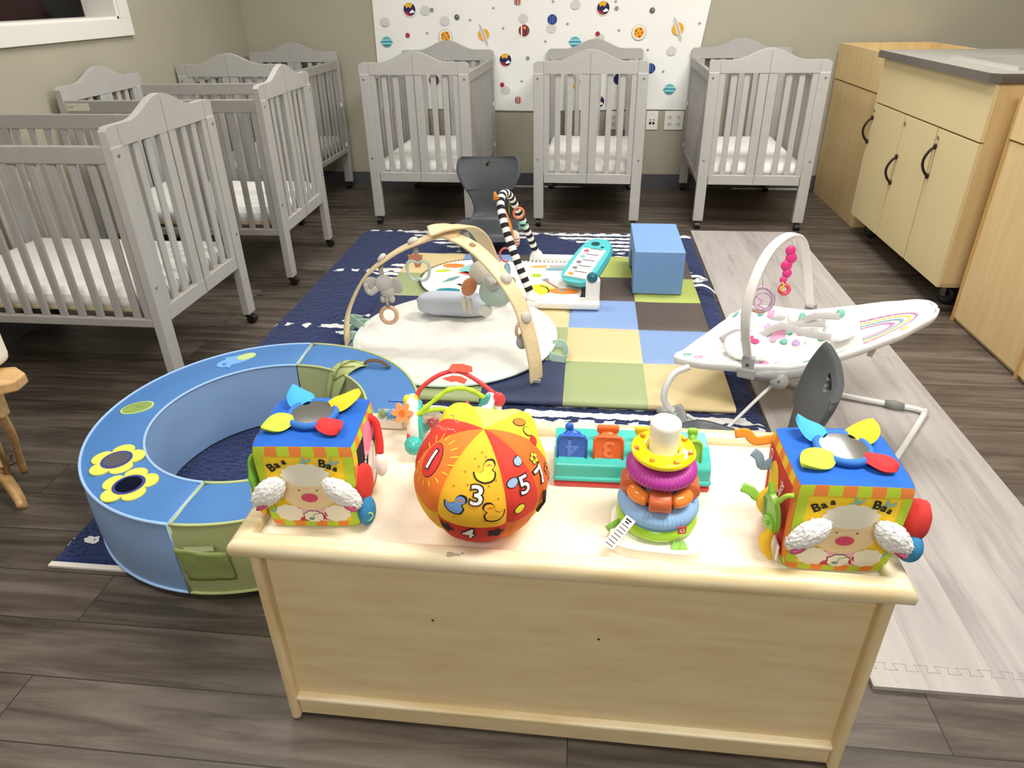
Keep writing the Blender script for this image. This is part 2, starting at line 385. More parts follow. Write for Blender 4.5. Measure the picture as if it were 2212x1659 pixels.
PL = [('E', -1.303, 1.258), ('E', -0.622, 0.922), ('E', 0.068, 1.249), ('E', 0.06, 0.606+0.03), ('T', -1.491, 1.05), ('T', -0.122, 1.037), ('T', 0.568, 0.72), ('r', -1.332, 1.091), ('r', -0.65, 0.753), ('r', 0.036, 1.086), ('O', -1.053, 1.079), ('O', 0.323, 1.092), ('Y', -0.776, 1.089), ('Y', 0.589, 1.113), ('Y', -0.111, 0.767), ('B', -0.485, 1.113), ('B', -1.159, 0.787), ('M', 0.202, 0.79), ('N', -0.285, 1.181), ('N', 0.422, 0.86), ('S', -0.529, 1.297), ('S', -0.534, 0.646), ('g', -0.964, 1.204), ('g', 0.405, 1.23), ('l', -1.142, 1.253), ('l', -0.46, 0.931), ('l', 0.16, 1.245), ('s', -0.869, 1.185), ('s', -0.634, 1.129), ('s', -0.7, 1.259), ('s', -0.177, 1.153), ('s', -0.333, 1.042), ('s', -0.505, 0.778), ('s', 0.184, 1.108), ('s', 0.734, 1.146), ('s', 0.393, 0.982), ('s', 0.512, 0.838), ('s', -1.187, 1.105), ('p', -1.053, 1.181), ('p', -0.491, 1.189), ('p', -0.291, 1.125), ('p', 0.051, 1.06), ('p', -1.491, 1.18), ('p', -0.125, 1.272), ('p', 0.558, 0.972), ('p', -0.626, 0.714), ('p', -1.19, 1.25), ('s', 0.152, 1.288), ('s', -0.28, 1.294)]
for k, x, z in PL:
    if k == 'E':
        disc(cl, 'wh', x, z, .048, 0); disc(cl, 'navy', x, z, .043, 1)
        cl.set(C_['red']); cl.prism([(.043*math.cos(a), .043*math.sin(a)) for a in [R_(q) for q in range(195, 300, 12)]]+[(.0, -.03), (-.025, -.015)], 0, .0009, cf(x, z))
        cl.set(C_['yel']); cl.prism([(.042*math.cos(a), .042*math.sin(a)) for a in [R_(q) for q in range(55, 140, 12)]]+[(-.022, .008), (-.005, .016), (.008, .006), (.018, .02)], 0, .0012, cf(x, z))
        cl.set(C_['wh']); cl.prism([(.006, -.026), (.036, -.02), (.03, -.008), (.016, -.002), (.008, -.012), (-.004, -.018)], 0, .0012, cf(x, z))
    elif k == 'T':
        disc(cl, 'teal', x, z, .038, 1, .034); cl.set(C_['dteal']); cl.prism([(-.045, .002), (.045, .002), (.043, -.004), (-.043, -.004)], 0, .0009, cf(x, z))
        for q in (-.013, .010): cl.set(C_['wh']); cl.prism([(-.033, q+.003), (.033, q+.003), (.033, q), (-.033, q)], 0, .0012, cf(x, z))
        cl.set(C_['dteal']); cl.prism([(-.028, -.02), (.028, -.02), (.02, -.03), (-.02, -.03)], 0, .0009, cf(x, z))
    elif k == 'r': disc(cl, 'red', x, z, .016, 1)
    elif k == 'O':
        disc(cl, 'ring', x, z, .050, 0); disc(cl, 'wh', x, z, .045, 1); disc(cl, 'yel', x, z, .036, 2)
        for dx, dy, r in ((-.02, .012, .009), (.012, .022, .009), (.022, -.002, .008), (.006, -.024, .01), (-.005, -.004, .006), (-.024, -.01, .006)): disc(cl, 'or', x+dx, z+dy, r, 3)
    elif k == 'Y': disc(cl, 'yel', x, z, .040, 1); disc(cl, 'wh', x, z, .014, 2, .085, R_(22)); disc(cl, 'ring', x, z, .010, 3, .080, R_(22))
    elif k == 'B':
        disc(cl, 'wh', x, z, .043, 0); disc(cl, 'brown', x, z, .039, 1); cl.set(C_['wh']); cl.prism([(-.022, .034), (-.013, .037), (-.013, -.037), (-.022, -.032)], 0, .0009, cf(x, z))
        cl.set(C_['dg']); cl.prism([(.022, .032), (.036, .012), (.036, -.012), (.022, -.032)], 0, .0009, cf(x, z))
        cl.set(C_['salm']); cl.prism([(-.004, .028), (.014, .028), (.014, .008), (-.004, .008)], 0, .0012, cf(x, z))
    elif k == 'M':
        disc(cl, 'navy', x, z, .039, 1)
    elif k == 'N':
        disc(cl, 'blue', x, z, .033, 1)
        for q in (-.016, -.002, .012): cl.set(C_['lbl']); cl.prism([(q, .026), (q+.0025, .026), (q+.0025, -.026), (q, -.026)], 0, .0009, cf(x, z))
    elif k == 'S':
        for q, m in ((-.018, 'red'), (-.006, 'brown'), (.008, 'red'), (.018, 'salm')): cl.set(C_[m]); h = .026*math.sqrt(1-(q/.026)**2); cl.prism([(q-.003, h), (q+.004, h), (q+.004, -h), (q-.003, -h)], 0, .0009, cf(x, z))
    elif k == 'g': disc(cl, 'dg', x, z, .018, 1); disc(cl, 'gr', x+.004, z+.004, .008, 2)
    elif k == 'l': disc(cl, 'gr', x, z, .014, 1)
    elif k == 'p': disc(cl, 'pale', x, z, .034, -.5, .030)
    elif k == 's':
        cl.set(C_['gr']); cl.prism([(0, .014), (.003, .003), (.014, 0), (.003, -.003), (0, -.014), (-.003, -.003), (-.014, 0), (-.003, .003)], 0, .0006, cf(x, z))
tag(cl.build('wall_cloth'), 'large white cloth printed with planets and stars hung flat on the back wall', 'cloth')

# ---- outlets
def outlet(x0, x1, kind, label):
    t = thing('wall_outlet', label, 'outlet', ((x0+x1)/2, YW, 0.5)); hw = (x1-x0)/2
    MB().set(M_whiteplastic).box((0, -0.004, 0), (2*hw, 0.008, 0.132), 0.002).build('cover_plate', t)
    if kind == 4:
        for dx in (-.032, .032):
            for dz in (-.024, .024):
                s = MB(); s.set(mat('outlet_face', 'dcdad2', 0.4)); s.prism(circ(0, 0, .0165, 16, .0135), 0, .002, frame((dx, -.008, dz), (1, 0, 0), (0, 0, 1)))
                s.set(M_black)
                for q in (-.006, .006): s.box((dx+q, -.0105, dz+.003), (.002, .001, .007))
                s.box((dx, -.0105, dz-.007), (.004, .001, .004)); s.build('socket', t)
    else:
        for dx in (-.012, .012):
            s = MB(); s.set(M_black); s.box((dx, -.009, -.018), (.016, .002, .018), 0.0005); s.box((dx, -.009, .006), (.008, .002, .007)); s.build('jack', t)
        MB().set(M_metal).cyl((0, -.008, .045), (0, -.0095, .045), .003, n=10).build('screw', t)
outlet(.144, .274, 4, 'white double wall outlet seen through the slats of the middle crib')
outlet(.418, .503, 2, 'narrow white wall plate with two black jacks between the other outlets')
outlet(.552, .69, 4, 'white double wall outlet beside the right hand crib')

# ================================================================ cribs
CW, CL, CH = 0.675, 0.997, 0.995
CRIB_LABELS = [
 'grey wooden crib at the left front, its near corner behind the blue ring cushion',
 'grey wooden crib in the left row with a pale paper label on its rail',
 'grey wooden crib in the far left corner, end-on behind the left row',
 'grey wooden crib against the back wall, left of the three, behind the grey chair',
 'grey wooden crib in the middle of the back wall under the planet cloth',
 'grey wooden crib at the right of the back wall beside the wooden cabinets']
def make_crib():
    t = thing('crib', CRIB_LABELS[0], 'crib', group='grey portable cribs')
    hw = CW/2
    for yi, (yc, sgn) in enumerate(((0.016, -1), (CL-0.016, 1))):
        # arched board, stiles and lower rail
        e = MB(); e.set(M_crib)
        top = []
        for i in range(49):
            x = -hw+CW*i/48; u = abs(x)/hw
            s = 0.5+0.5*math.cos(min(1, u/0.62)*PI); z = CH+0.062*s
            if u > 0.93: z -= 0.014*((u-0.93)/0.07)**2
            top.append((x, z))
        poly = [(-hw, 0.925), (hw, 0.925)]+top[::-1]
        e.prism(poly, -0.014, 0.014, frame((0, yc, 0), (1, 0, 0), (0, 0, 1)))
        e.box((0, yc, 0.312), (CW-0.13, 0.026, 0.06), 0.003)
        for sx in (-1, 1):
            e.box((sx*(hw-0.079), yc, 0.632), (0.034, 0.024, 0.60), 0.002)
            e.box((sx*0.0265, yc, 0.632), (0.05, 0.024, 0.60), 0.002)
        e.set(M_seam); e.box((0, yc+sgn*0.0140, 0.66), (0.0025, 0.0015, 0.76))
        for sx in (-1, 1): e.box((sx*(hw-0.062), yc+sgn*0.0143, 0.955), (0.0015, 0.001, 0.075))
        ep = e.build('end_panel', t, bevel=0.002)
        for x in (-0.19, -0.118, 0.118, 0.19):
            MB().set(M_crib).box((x, yc, 0.632), (0.034, 0.012, 0.60), 0.004).build('slat', ep)
    for sx in (-1, 1):
        for yc, s2 in ((0.016, -1), (CL-0.016, 1)):
            l = MB(); l.set(M_crib)
            l.box((sx*(hw-0.031), yc, 0.49), (0.062, 0.036, 0.88), 0.004)
            l.set(M_metal)
            for z in (0.43, 0.9):
                l.cyl((sx*(hw-0.026), yc+s2*0.018, z), (sx*(hw-0.026), yc+s2*0.0195, z), 0.006, n=12)
            leg = l.build('leg', t)
            c = MB(); c.set(M_black)
            c.cyl((sx*(hw-0.031), yc, 0.052), (sx*(hw-0.031), yc, 0.03), 0.014, n=14)
            c.cyl((sx*(hw-0.031)-0.016, yc-0.01, 0.02), (sx*(hw-0.031)+0.016, yc-0.01, 0.02), 0.02, n=18)
            c.box((sx*(hw-0.031), yc-0.002, 0.036), (0.03, 0.036, 0.014), 0.005)
            c.build('caster', leg)
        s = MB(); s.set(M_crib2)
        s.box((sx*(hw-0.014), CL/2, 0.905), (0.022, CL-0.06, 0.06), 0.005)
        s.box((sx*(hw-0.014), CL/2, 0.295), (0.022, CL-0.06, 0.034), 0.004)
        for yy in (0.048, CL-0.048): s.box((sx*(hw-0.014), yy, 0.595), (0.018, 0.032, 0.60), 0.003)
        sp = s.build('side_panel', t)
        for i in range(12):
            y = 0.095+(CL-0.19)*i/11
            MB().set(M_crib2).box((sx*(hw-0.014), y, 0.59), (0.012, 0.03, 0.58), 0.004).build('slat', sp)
        for z in (0.34, 0.63): MB().set(M_whiteplastic).box((sx*(hw-0.004), CL-0.055, z), (0.012, 0.014, 0.026), 0.003).build('clip', t)
    b = MB(); b.set(M_pine); b.box((0, CL/2, 0.331), (CW-0.08, CL-0.08, 0.014), 0.002)
    b.build('mattress_board', t)
    return t
def make_mattress():
    m = MB(); m.set(M_sheet)
    w2, l2, z0, h = (CW-0.085)/2, (CL-0.085)/2, 0.339, 0.068
    nx, ny = 26, 36
    def se(x, e): return math.copysign(abs(x)**e, x)
    def top(u, v):
        x, y = (u*2-1), (v*2-1)
        ex = max(abs(x), abs(y)); drop = max(0, ex-0.93)/0.07
        z = z0+h-0.022*drop*drop+0.0035*nz((u*5, v*7, 1.3))+0.003*nz((u*14, v*9, 4))*min(1, ex)
        return Vector((x*w2, y*l2, z))
    m.grid(nx, ny, top)
    def side(u, v):
        a = u*4; k = int(a) % 4; f = a-int(a)
        P = [(-1, -1), (1, -1), (1, 1), (-1, 1)]; p, q = P[k], P[(k+1) % 4]
        x, y = lerp(p[0], q[0], f), lerp(p[1], q[1], f)
        bul = 0.006*math.sin(v*PI)+0.003*nz((x*6, y*6, v*3))
        tz = top((x+1)/2, (y+1)/2).z
        return Vector((x*(w2+bul), y*(l2+bul), lerp(z0, tz, v)))
    m.grid(96, 5, side)
    return m.build('crib_mattress')
crib0 = make_crib()
CR = [(-1.543, 2.45, 89.7), (-1.531, 3.532, 91.6), (-2.205, 4.262, -1.2), (-1.065, 4.305, -1.3), (-0.004, 4.307, -1.6), (1.015, 4.309, -1.1)]
ML = ['white sheeted mattress in the left front crib', 'white sheeted mattress in the crib with the paper label', 'white sheeted mattress in the far left corner crib',
      'white sheeted mattress in the back wall crib behind the grey chair', 'white sheeted mattress in the middle back wall crib', 'white sheeted mattress in the right back wall crib']
mt0 = make_mattress()
for i, (x, y, a) in enumerate(CR):
    c = crib0 if i == 0 else copy_tree(crib0, label=CRIB_LABELS[i])
    c.location = (x, y, 0); c.rotation_euler = (0, 0, R_(a))
    m = mt0 if i == 0 else copy_tree(mt0)
    tag(m, ML[i], 'mattress', 'crib mattresses')
    v = Matrix.Rotation(R_(a), 3, 'Z') @ Vector((0, CL/2, 0)); m.location = (x+v.x, y+v.y, 0); m.rotation_euler = (0, 0, R_(a))
# paper label on the near rail of the middle left crib
lb = MB(); lb.set(mat('paper_label', 'dcd8c4', 0.8)); lb.box((0, 0, 0), (0.115, 0.001, 0.034)); lb.set(M_seam); lb.box((-0.035, -0.001, 0.003), (0.03, 0.0006, 0.003)); lb.box((-0.035, -0.001, -0.004), (0.022, 0.0006, 0.002))
o = lb.build('rail_label'); o.location = (-2.425, 3.1712, 0.906); o.rotation_euler = (0, 0, R_(1.6)); tag(o, 'pale paper label stuck on the crib top rail at the left', 'label')

# ================================================================ cabinets on the right
def bow_handle(parent, x, y, z0, z1):
    h = MB(); h.set(mat('handle_dark_bronze', '2b1a12', 0.4, metal=0.4)); n = 9; pts = []
    for i in range(n):
        t = i/(n-1); pts.append((x-0.006-0.034*math.sin(t*PI)**0.8, y, lerp(z1, z0, t)))
    h.tube(pts, 0.0062, 10, smooth_k=3)
    for z in (z0, z1): h.ell((x-0.006, y, z), (0.008, 0.010, 0.014))
    h.build('handle', parent)
def lock(parent, x, y, z):
    MB().set(M_metal).cyl((x-0.004, y, z), (x, y, z), 0.010, n=16).build('lock', parent)
SK = thing('sink_cabinet', 'maple sink cabinet on black wheels with three doors and bow handles', 'cabinet', (2.0, 3.72, 0))
c = MB(); c.set(M_lamside)
X0, Y0, Y1, Z0, Z1 = 1.63, 3.11, 4.315, 0.118, 1.0
c.box2((X0+0.018, Y0, Z0), (2.38, Y0+0.018, Z1)); c.box2((X0+0.018, Y1-0.018, Z0), (2.38, Y1, Z1)); c.box2((X0+0.018, Y0, Z0), (2.38, Y1, Z0+0.018)); c.box2((2.36, Y0, Z0), (2.38, Y1, Z1))
c.box2((X0+0.018, Y0+0.02, 0.755), (X0+0.03, Y1-0.02, 0.785)); c.build('body', SK, world=True)
MB().set(M_lam).box2((X0, Y0+0.003, 0.771), (X0+0.018, Y1-0.001, Z1), 0.001).build('front_panel', SK, world=True)
for y0, y1, hz in ((3.875+.012, Y1-0.001, (0.552, 0.685)), (3.49+.012, 3.875-.0, (0.42, 0.556)), (Y0+0.003, 3.49, (0.546, 0.685))):
    d = MB(); d.set(M_lam); d.box2((X0, y0, Z0), (X0+0.018, y1, 0.763), 0.001); dd = d.build('door', SK, world=True)
    bow = MB()
    h = MB(); h.set(mat('handle_dark_bronze', '2b1a12', 0.4, metal=0.4)); yy = y1-0.022; pts = [(X0-0.006-0.036*math.sin(i/8*PI)**0.8, yy, lerp(hz[1], hz[0], i/8)) for i in range(9)]
    h.tube(pts, 0.0065, 10, smooth_k=3)
    for z in hz: h.ell((X0-0.006, yy, z), (0.008, 0.010, 0.014))
    h.build('handle', dd, world=True)
    MB().set(M_metal).cyl((X0-0.005, yy, 0.725), (X0, yy, 0.725), 0.009, n=16).build('lock', dd, world=True)
e = MB(); e.set(mat('door_edge_tape', 'b9a577', 0.6))
for y in (3.49, 3.875): e.box2((X0+0.004, y+0.001, Z0), (X0+0.02, y+0.011, 0.763))
e.build('door_stile', SK, world=True)
wt = MB(); wt.set(mat('worktop_grey', '9b9a92', 0.35, var=0.04, vs=30)); TX0, TY0, TY1, TZ0, TZ1 = 1.605, 3.10, 4.345, 1.003, 1.040
bx0, bx1, by0, by1 = 1.78, 2.28, 3.25, 3.80
ch = 0.03
wt.prism([(TX0, TY0+ch), (TX0+ch, TY0), (2.42, TY0), (2.42, TY1), (TX0, TY1)], TZ0, TZ1, holes=[[(bx0, by0), (bx1, by0), (bx1, by1), (bx0, by1)]]); w1 = wt.build('worktop', SK, world=True)
eb = MB(); eb.set(mat('worktop_edge', '6c665f', 0.3, metal=0.3, var=0.1, vs=12)); eb.prism([(TX0-0.003, TY0+ch), (TX0+ch, TY0-0.003), (2.42, TY0-0.003), (2.42, TY0), (TX0+ch+.001, TY0), (TX0, TY0+ch+.001), (TX0, TY1), (TX0-0.003, TY1)], TZ0, TZ1-0.001); eb.build('edge_band', w1, world=True)
sk = MB(); sk.set(mat('sink_steel', 'dddcd6', 0.3, metal=0.7))
sk.prism([(bx0-.025, by0-.025), (bx1+.025, by0-.025), (bx1+.025, by1+.025), (bx0-.025, by1+.025)], TZ1, TZ1+.012, holes=[[(bx0, by0), (bx1, by0), (bx1, by1), (bx0, by1)]])
for a, b_ in (((bx0, by0, 0.88), (bx0+.003, by1, TZ1+.005)), ((bx1-.003, by0, 0.88), (bx1, by1, TZ1+.005)), ((bx0, by0, 0.88), (bx1, by0+.003, TZ1+.005)), ((bx0, by1-.003, 0.88), (bx1, by1, TZ1+.005)), ((bx0, by0, 0.877), (bx1, by1, 0.88))): sk.box2(a, b_)
sk.build('sink_basin', SK, world=True)
for (x, y) in ((1.73, 4.2), (1.73, 3.2), (2.25, 3.2), (2.25, 4.2)):
    k = MB(); k.set(M_black); k.torus((x, y, 0.05), 0.034, 0.016, rot=RZ(25) @ RY(90), nR=28)
    k.cyl((x-.01, y-.006, .05), (x+.01, y+.006, .05), 0.03, n=20)
    k.set(mat('caster_steel', '6c6c6c', 0.3, metal=0.8)); k.box((x, y, 0.108), (0.05, 0.05, 0.018), 0.003); k.box((x-.022, y-.01, 0.075), (0.004, 0.03, 0.06), 0.002, rot=(0, 0, R_(25))); k.box((x+.022, y+.01, 0.075), (0.004, 0.03, 0.06), 0.002, rot=(0, 0, R_(25)))
    k.build('caster', SK, world=True)
# rear storage / changing unit
RC = thing('changing_cabinet', 'plain maple cabinet with raised tray top in the far right corner', 'cabinet', (2.0, 4.8, 0))
b_ = MB(); b_.set(M_lamside); b_.box2((1.685, 4.40, 0.0), (2.28, 5.262, 0.79), 0.001); b_.build('body', RC, world=True)
b2 = MB(); b2.set(wood_mat('maple_side_light', 'e2c994', 'd4b67f', 'z', 0.35, 0.5, 0.2)); b2.box2((1.68, 4.40, 0.796), (1.698, 5.27, 1.018), 0.003); b2.build('front_board', RC, world=True)
b3 = MB(); b3.set(_m['maple_side_light'])
b3.box2((1.698, 5.252, 0.796), (2.28, 5.27, 1.018), 0.003); b3.box2((1.698, 4.40, 0.796), (2.28, 4.418, 1.0), 0.003); b3.box2((2.262, 4.418, 0.796), (2.28, 5.252, 1.018), 0.003); b3.box2((1.698, 4.418, 0.90), (2.262, 5.252, 0.915)); b3.build('tray', RC, world=True)
k = MB(); k.set(M_seam)
for y, z in ((5.13, 0.955), (4.83, 0.835)): k.cyl((1.679, y, z), (1.68, y, z), 0.004, n=10)
k.build('screw_hole', RC, world=True)
# near storage units
for i, (y0, y1, lab) in enumerate(((2.482, 3.008, 'tall plain maple cabinet standing in front of the sink cabinet'), (1.93, 2.476, 'plain maple cabinet at the right edge, nearest to the viewer'))):
    t = thing('storage_cabinet', lab, 'cabinet', (2.0, (y0+y1)/2, 0))
    a = MB(); a.set(M_lamside); a.box2((1.685, y0, 0.02), (2.28, y1, 0.80)); a.box2((1.70, y0+.004, 0.0), (2.26, y1-.004, 0.02)); a.build('body', t, world=True, bevel=0.0015)
    a = MB(); a.set(M_lamside); a.box2((1.68, y0, 0.806), (1.70, y1, 1.02), 0.002); a.box2((1.70, y0, 0.80), (2.28, y1, 1.018), 0.002); a.build('top_box', t, world=True)
    a = MB(); a.set(wood_mat('edge_band_dark', 'c8a468', 'bb965c', 'z', 0.4)); a.box2((1.676, y1-0.006, 0.0), (1.70, y1, 1.02)); a.build('edge_strip', t, world=True)

# ================================================================ rug, foam, mats
def rug_mat():
    m = bpy.data.materials.new('shag_rug'); m.use_nodes = True; nt = m.node_tree; N = nt.nodes; L = nt.links; b = N['Principled BSDF']
    b.inputs['Roughness'].default_value = 0.95; b.inputs['Sheen Weight'].default_value = 0.15; b.inputs['Specular IOR Level'].default_value = 0.1
    tc = N.new('ShaderNodeTexCoord')
    n = N.new('ShaderNodeTexNoise'); n.inputs['Scale'].default_value = 26; n.inputs['Detail'].default_value = 3; L.new(tc.outputs['Object'], n.inputs['Vector'])
    sub = N.new('ShaderNodeVectorMath'); sub.operation = 'SUBTRACT'; sub.inputs[1].default_value = (.5, .5, .5); L.new(n.outputs['Color'], sub.inputs[0])
    ma = N.new('ShaderNodeVectorMath'); ma.operation = 'MULTIPLY_ADD'; ma.inputs[1].default_value = (.09, .035, 0); L.new(sub.outputs[0], ma.inputs[0]); L.new(tc.outputs['Object'], ma.inputs[2])
    sp = N.new('ShaderNodeSeparateXYZ'); L.new(ma.outputs[0], sp.inputs[0])
    def M_(op, a, b_=None, c=None):
        k = N.new('ShaderNodeMath'); k.operation = op
        for i, v in enumerate((a, b_, c)):
            if v is None: continue
            if isinstance(v, (int, float)): k.inputs[i].default_value = v
            else: L.new(v, k.inputs[i])
        return k.outputs[0]
    X, Y = sp.outputs[0], sp.outputs[1]
    # distance to nearest motif centre: columns every 0.9 m, rows every 0.705 m
    def near(v, c, p): return M_('ABSOLUTE', M_('SUBTRACT', M_('MODULO', M_('ADD', v, 20*p-c+p/2), p), p/2))
    dx = near(X, -0.72, 0.92); dy = near(Y, 2.72, 0.705)
    dia = M_('LESS_THAN', M_('ADD', M_('DIVIDE', dx, 0.47), M_('DIVIDE', dy, 0.36)), 1.0)
    st = M_('GREATER_THAN', M_('SINE', M_('MULTIPLY', Y, 2*PI/0.066)), -0.15)
    a = M_('MULTIPLY', M_('MULTIPLY', dia, st), M_('GREATER_THAN', X, -1.19))
    dots = M_('MULTIPLY', M_('LESS_THAN', dy, 0.016), M_('GREATER_THAN', M_('SINE', M_('MULTIPLY', X, 2*PI/0.086)), 0.1))
    wv = M_('MAXIMUM', a, dots)
    n3 = N.new('ShaderNodeTexNoise'); n3.inputs['Scale'].default_value = 90; n3.inputs['Detail'].default_value = 3; L.new(tc.outputs['Object'], n3.inputs['Vector'])
    r = N.new('ShaderNodeValToRGB'); r.color_ramp.elements[0].position = .35; r.color_ramp.elements[1].position = .7; r.color_ramp.elements[0].color = lin('1a2547'); r.color_ramp.elements[1].color = lin('2f4074'); L.new(n3.outputs[0], r.inputs[0])
    mx = N.new('ShaderNodeMixRGB'); mx.inputs[2].default_value = lin('eeeeec'); L.new(r.outputs[0], mx.inputs[1]); L.new(wv, mx.inputs[0]); L.new(mx.outputs[0], b.inputs['Base Color'])
    mp = N.new('ShaderNodeMapping'); mp.inputs['Scale'].default_value = (1, 2.5, 1); L.new(tc.outputs['Object'], mp.inputs[0])
    n2 = N.new('ShaderNodeTexNoise'); n2.inputs['Scale'].default_value = 45; n2.inputs['Detail'].default_value = 5; L.new(mp.outputs[0], n2.inputs['Vector'])
    bp = N.new('ShaderNodeBump'); bp.inputs['Strength'].default_value = 0.9; bp.inputs['Distance'].default_value = 0.012; L.new(n2.outputs[0], bp.inputs['Height']); L.new(bp.outputs[0], b.inputs['Normal'])
    return m
rg = MB(); rg.set(rug_mat())
RX0, RX1, RY0, RY1 = -1.42, 0.648, 1.225, 4.17
def rugf(u, v):
    x = lerp(RX0, RX1, u); y = lerp(RY0, RY1, v)
    d = min(x-RX0, RX1-x, y-RY0, RY1-y)
    cxr, cyr = RX1-0.07, RY1-0.07      # rounded far right corner
    if x > cxr and y > cyr:
        q = Vector((x-cxr, y-cyr)); m_ = max(q.x, q.y)
        if q.length > 1e-6: q = q.normalized()*m_; x, y = cxr+q.x, cyr+q.y
    e = 0.006*nz((x*9, y*9, 0)) if d < 0.001 else 0
    z = 0.012+0.003*nz((x*16, y*30, 0.5))+0.002*nz((x*40, y*60, 2))
    if d < 0.03: z *= 0.35+0.65*math.sqrt(max(0, d)/0.03)
    if 1.95 < y and x > 0.56: z += 0.012*max(0, nz((x*3, y*5, 7)))   # puckered right edge
    return Vector((x+e, y+e, max(0.003, z)))
rg.grid(150, 210, rugf)
rg.set(_m.setdefault('rug_binding', mat('rug_binding', 'ded9d0', 0.9)))
rg.box2((RX0+0.0, RY0-0.012, 0.0005), (RX1-.02, RY0+0.004, 0.007)); rg.set(rg.mats[0]); rg.box2((RX0+.01, RY0, 0.0005), (RX1-.01, RY1-.03, 0.003))
tag(rg.build('shag_rug'), 'navy shaggy rug with white hatched diamonds spread in the middle of the floor', 'rug')
# grey wood print foam floor
M_foam = plank_mat('foam_wood_print', ('948e8a', 'a9a39f', 'b6b0ac'), (1.9, 0.155), 'y', 0.8, 0.65, 0.0, '8a8480', 0.05)
fm = MB(); fm.set(M_foam); FX0, FX1, FY0, FY1 = 0.66, 1.30, 1.037, 4.24
fm.box2((FX0, FY0, 0.0), (FX1, FY1, 0.012), 0.001)
fo = fm.build('foam_floor_mat'); tag(fo, 'grey wood print foam mat under the bouncer, right of the navy rug', 'foam mat')
jg = MB(); jg.set(mat('foam_joint', '8f8984', 0.8))
pts = []; x = FX0+0.01; k = 0
while x < FX1-0.05:
    pts += [(x, FY0+.045), (x+.012, FY0+.045), (x+.007, FY0+.062), (x+.035, FY0+.062), (x+.030, FY0+.045)]; x += .045
for a, b_ in zip(pts, pts[1:]):
    d = Vector((b_[0]-a[0], b_[1]-a[1], 0)); 
    jg.box(((a[0]+b_[0])/2, (a[1]+b_[1])/2, 0.0121), (d.length+.001, .0012, .0004), rot=(0, 0, math.atan2(d.y, d.x)))
jg.build('jigsaw_edge', fo)
# patchwork mat
Q = {'n': mat('vinyl_navy', '313a5c', 0.5, bump=.1, bs=14), 's': mat('vinyl_sage', 'a0ae7b', 0.5, bump=.1, bs=14), 't': mat('vinyl_tan', 'dcc795', 0.5, bump=.1, bs=14),
     'b': mat('vinyl_blue', '85a2d2', 0.5, bump=.1, bs=14), 'k': mat('vinyl_brown', '574b45', 0.5, bump=.1, bs=14), 'l': mat('vinyl_lime', 'acb95f', 0.5, bump=.1, bs=14)}
rows = ['ssnst', 'bssmb'.replace('m', 't'), 'nktbk', 'sbtkl', 'tbklk']
PX0, PY0, SQ, PZ0, PZ1 = -0.985, 2.105, 0.308, 0.019, 0.046
pm = MB()
for j, rw in enumerate(rows):
    for i, ch in enumerate(rw):
        pm.set(Q[ch])
        def f(u, v, i=i, j=j):
            ed = min(u, 1-u, v, 1-v); dip = 0.006*(1-min(1, ed/0.07))**2
            x = PX0+(i+u)*SQ; y = PY0+(j+v)*SQ
            return Vector((x, y, PZ1-dip+0.0025*nz((x*4, y*5, 1))))
        pm.grid(14, 14, f)
        if j == 0: pm.grid(10, 5, lambda u, v, i=i: Vector((PX0+(i+u)*SQ, PY0-0.006*math.sin(v*PI), lerp(PZ0, f(u, 0, i, 0).z, v))))
        if i == 4: pm.grid(10, 3, lambda u, v, j=j: Vector((PX0+5*SQ+0.004*math.sin(v*PI), PY0+(j+u)*SQ, lerp(PZ0, f(1, u, 4, j).z, v))))
        if i == 0: pm.grid(10, 3, lambda u, v, j=j: Vector((PX0, PY0+(j+1-u)*SQ, lerp(PZ0, f(0, 1-u, 0, j).z, v))))
        if j == 4: pm.grid(10, 3, lambda u, v, i=i: Vector((PX0+(i+1-u)*SQ, PY0+5*SQ, lerp(PZ0, f(1-u, 1, i, 4).z, v))))
pm.set(Q['k']); pm.box2((PX0+.002, PY0+.002, PZ0), (PX0+5*SQ-.002, PY0+5*SQ-.002, PZ0+.006))
po = pm.build('patchwork_mat'); tag(po, 'patchwork play mat of blue, tan, green, brown and navy squares lying on the rug', 'mat')
tg = MB(); tg.set(mat('fabric_tag_white', 'efefea', 0.9))
tg.grid(8, 2, lambda u, v: Vector((0.55+u*0.10, 3.22-u*.05+v*0.03, 0.045+0.02*math.sin(u*PI)-0.015*u)))
tg.grid(6, 2, lambda u, v: Vector((0.545+u*0.05, 3.25+v*0.02+u*.02, 0.04+0.03*math.sin(u*PI))))
tg.build('care_tag', po)

# ================================================================ blue arch block
ab = MB(); MB_ = mat('vinyl_sky_blue', '7ba3d8', 0.55, var=0.02, vs=5, bump=.2, bs=9); ab.set(MB_)
bxw, by0, by1, bz0, bz1 = 0.236, 3.105, 3.555, 0.049, 0.264
prof = []
yy0, yy1 = by0, by1; ym = (yy0+yy1)/2+.02
outer = [(yy0, bz0), (yy0, bz1), (yy1, bz1), (yy1, bz0)]
arch = [(ym+0.125*math.cos(a), bz0+0.135*math.sin(a)) for a in [PI*i/20 for i in range(21)]]
poly = [(yy1, bz1), (yy0, bz1), (yy0, bz0)]+[(ym-0.125*math.cos(PI*i/20), bz0+0.135*math.sin(PI*i/20)) for i in range(21)]+[(yy1, bz0)]
ab.prism(poly, 0, bxw, lambda x, y, z: Vector((0.238+z, x, y)))
BLK = thing('arch_block', 'sky blue foam arch block standing on the lime square of the patchwork mat', 'foam block', (0.356, 3.33, bz0))
o = ab.build('block', BLK, world=True, bevel=0.014)
z_ = MB(); z_.set(mat('zip_grey', '5a6a80', 0.6)); z_.box2((0.4735, by0+.03, bz0+.005), (0.476, by0+.035, bz1-.02)); z_.build('zipper', BLK, world=True)

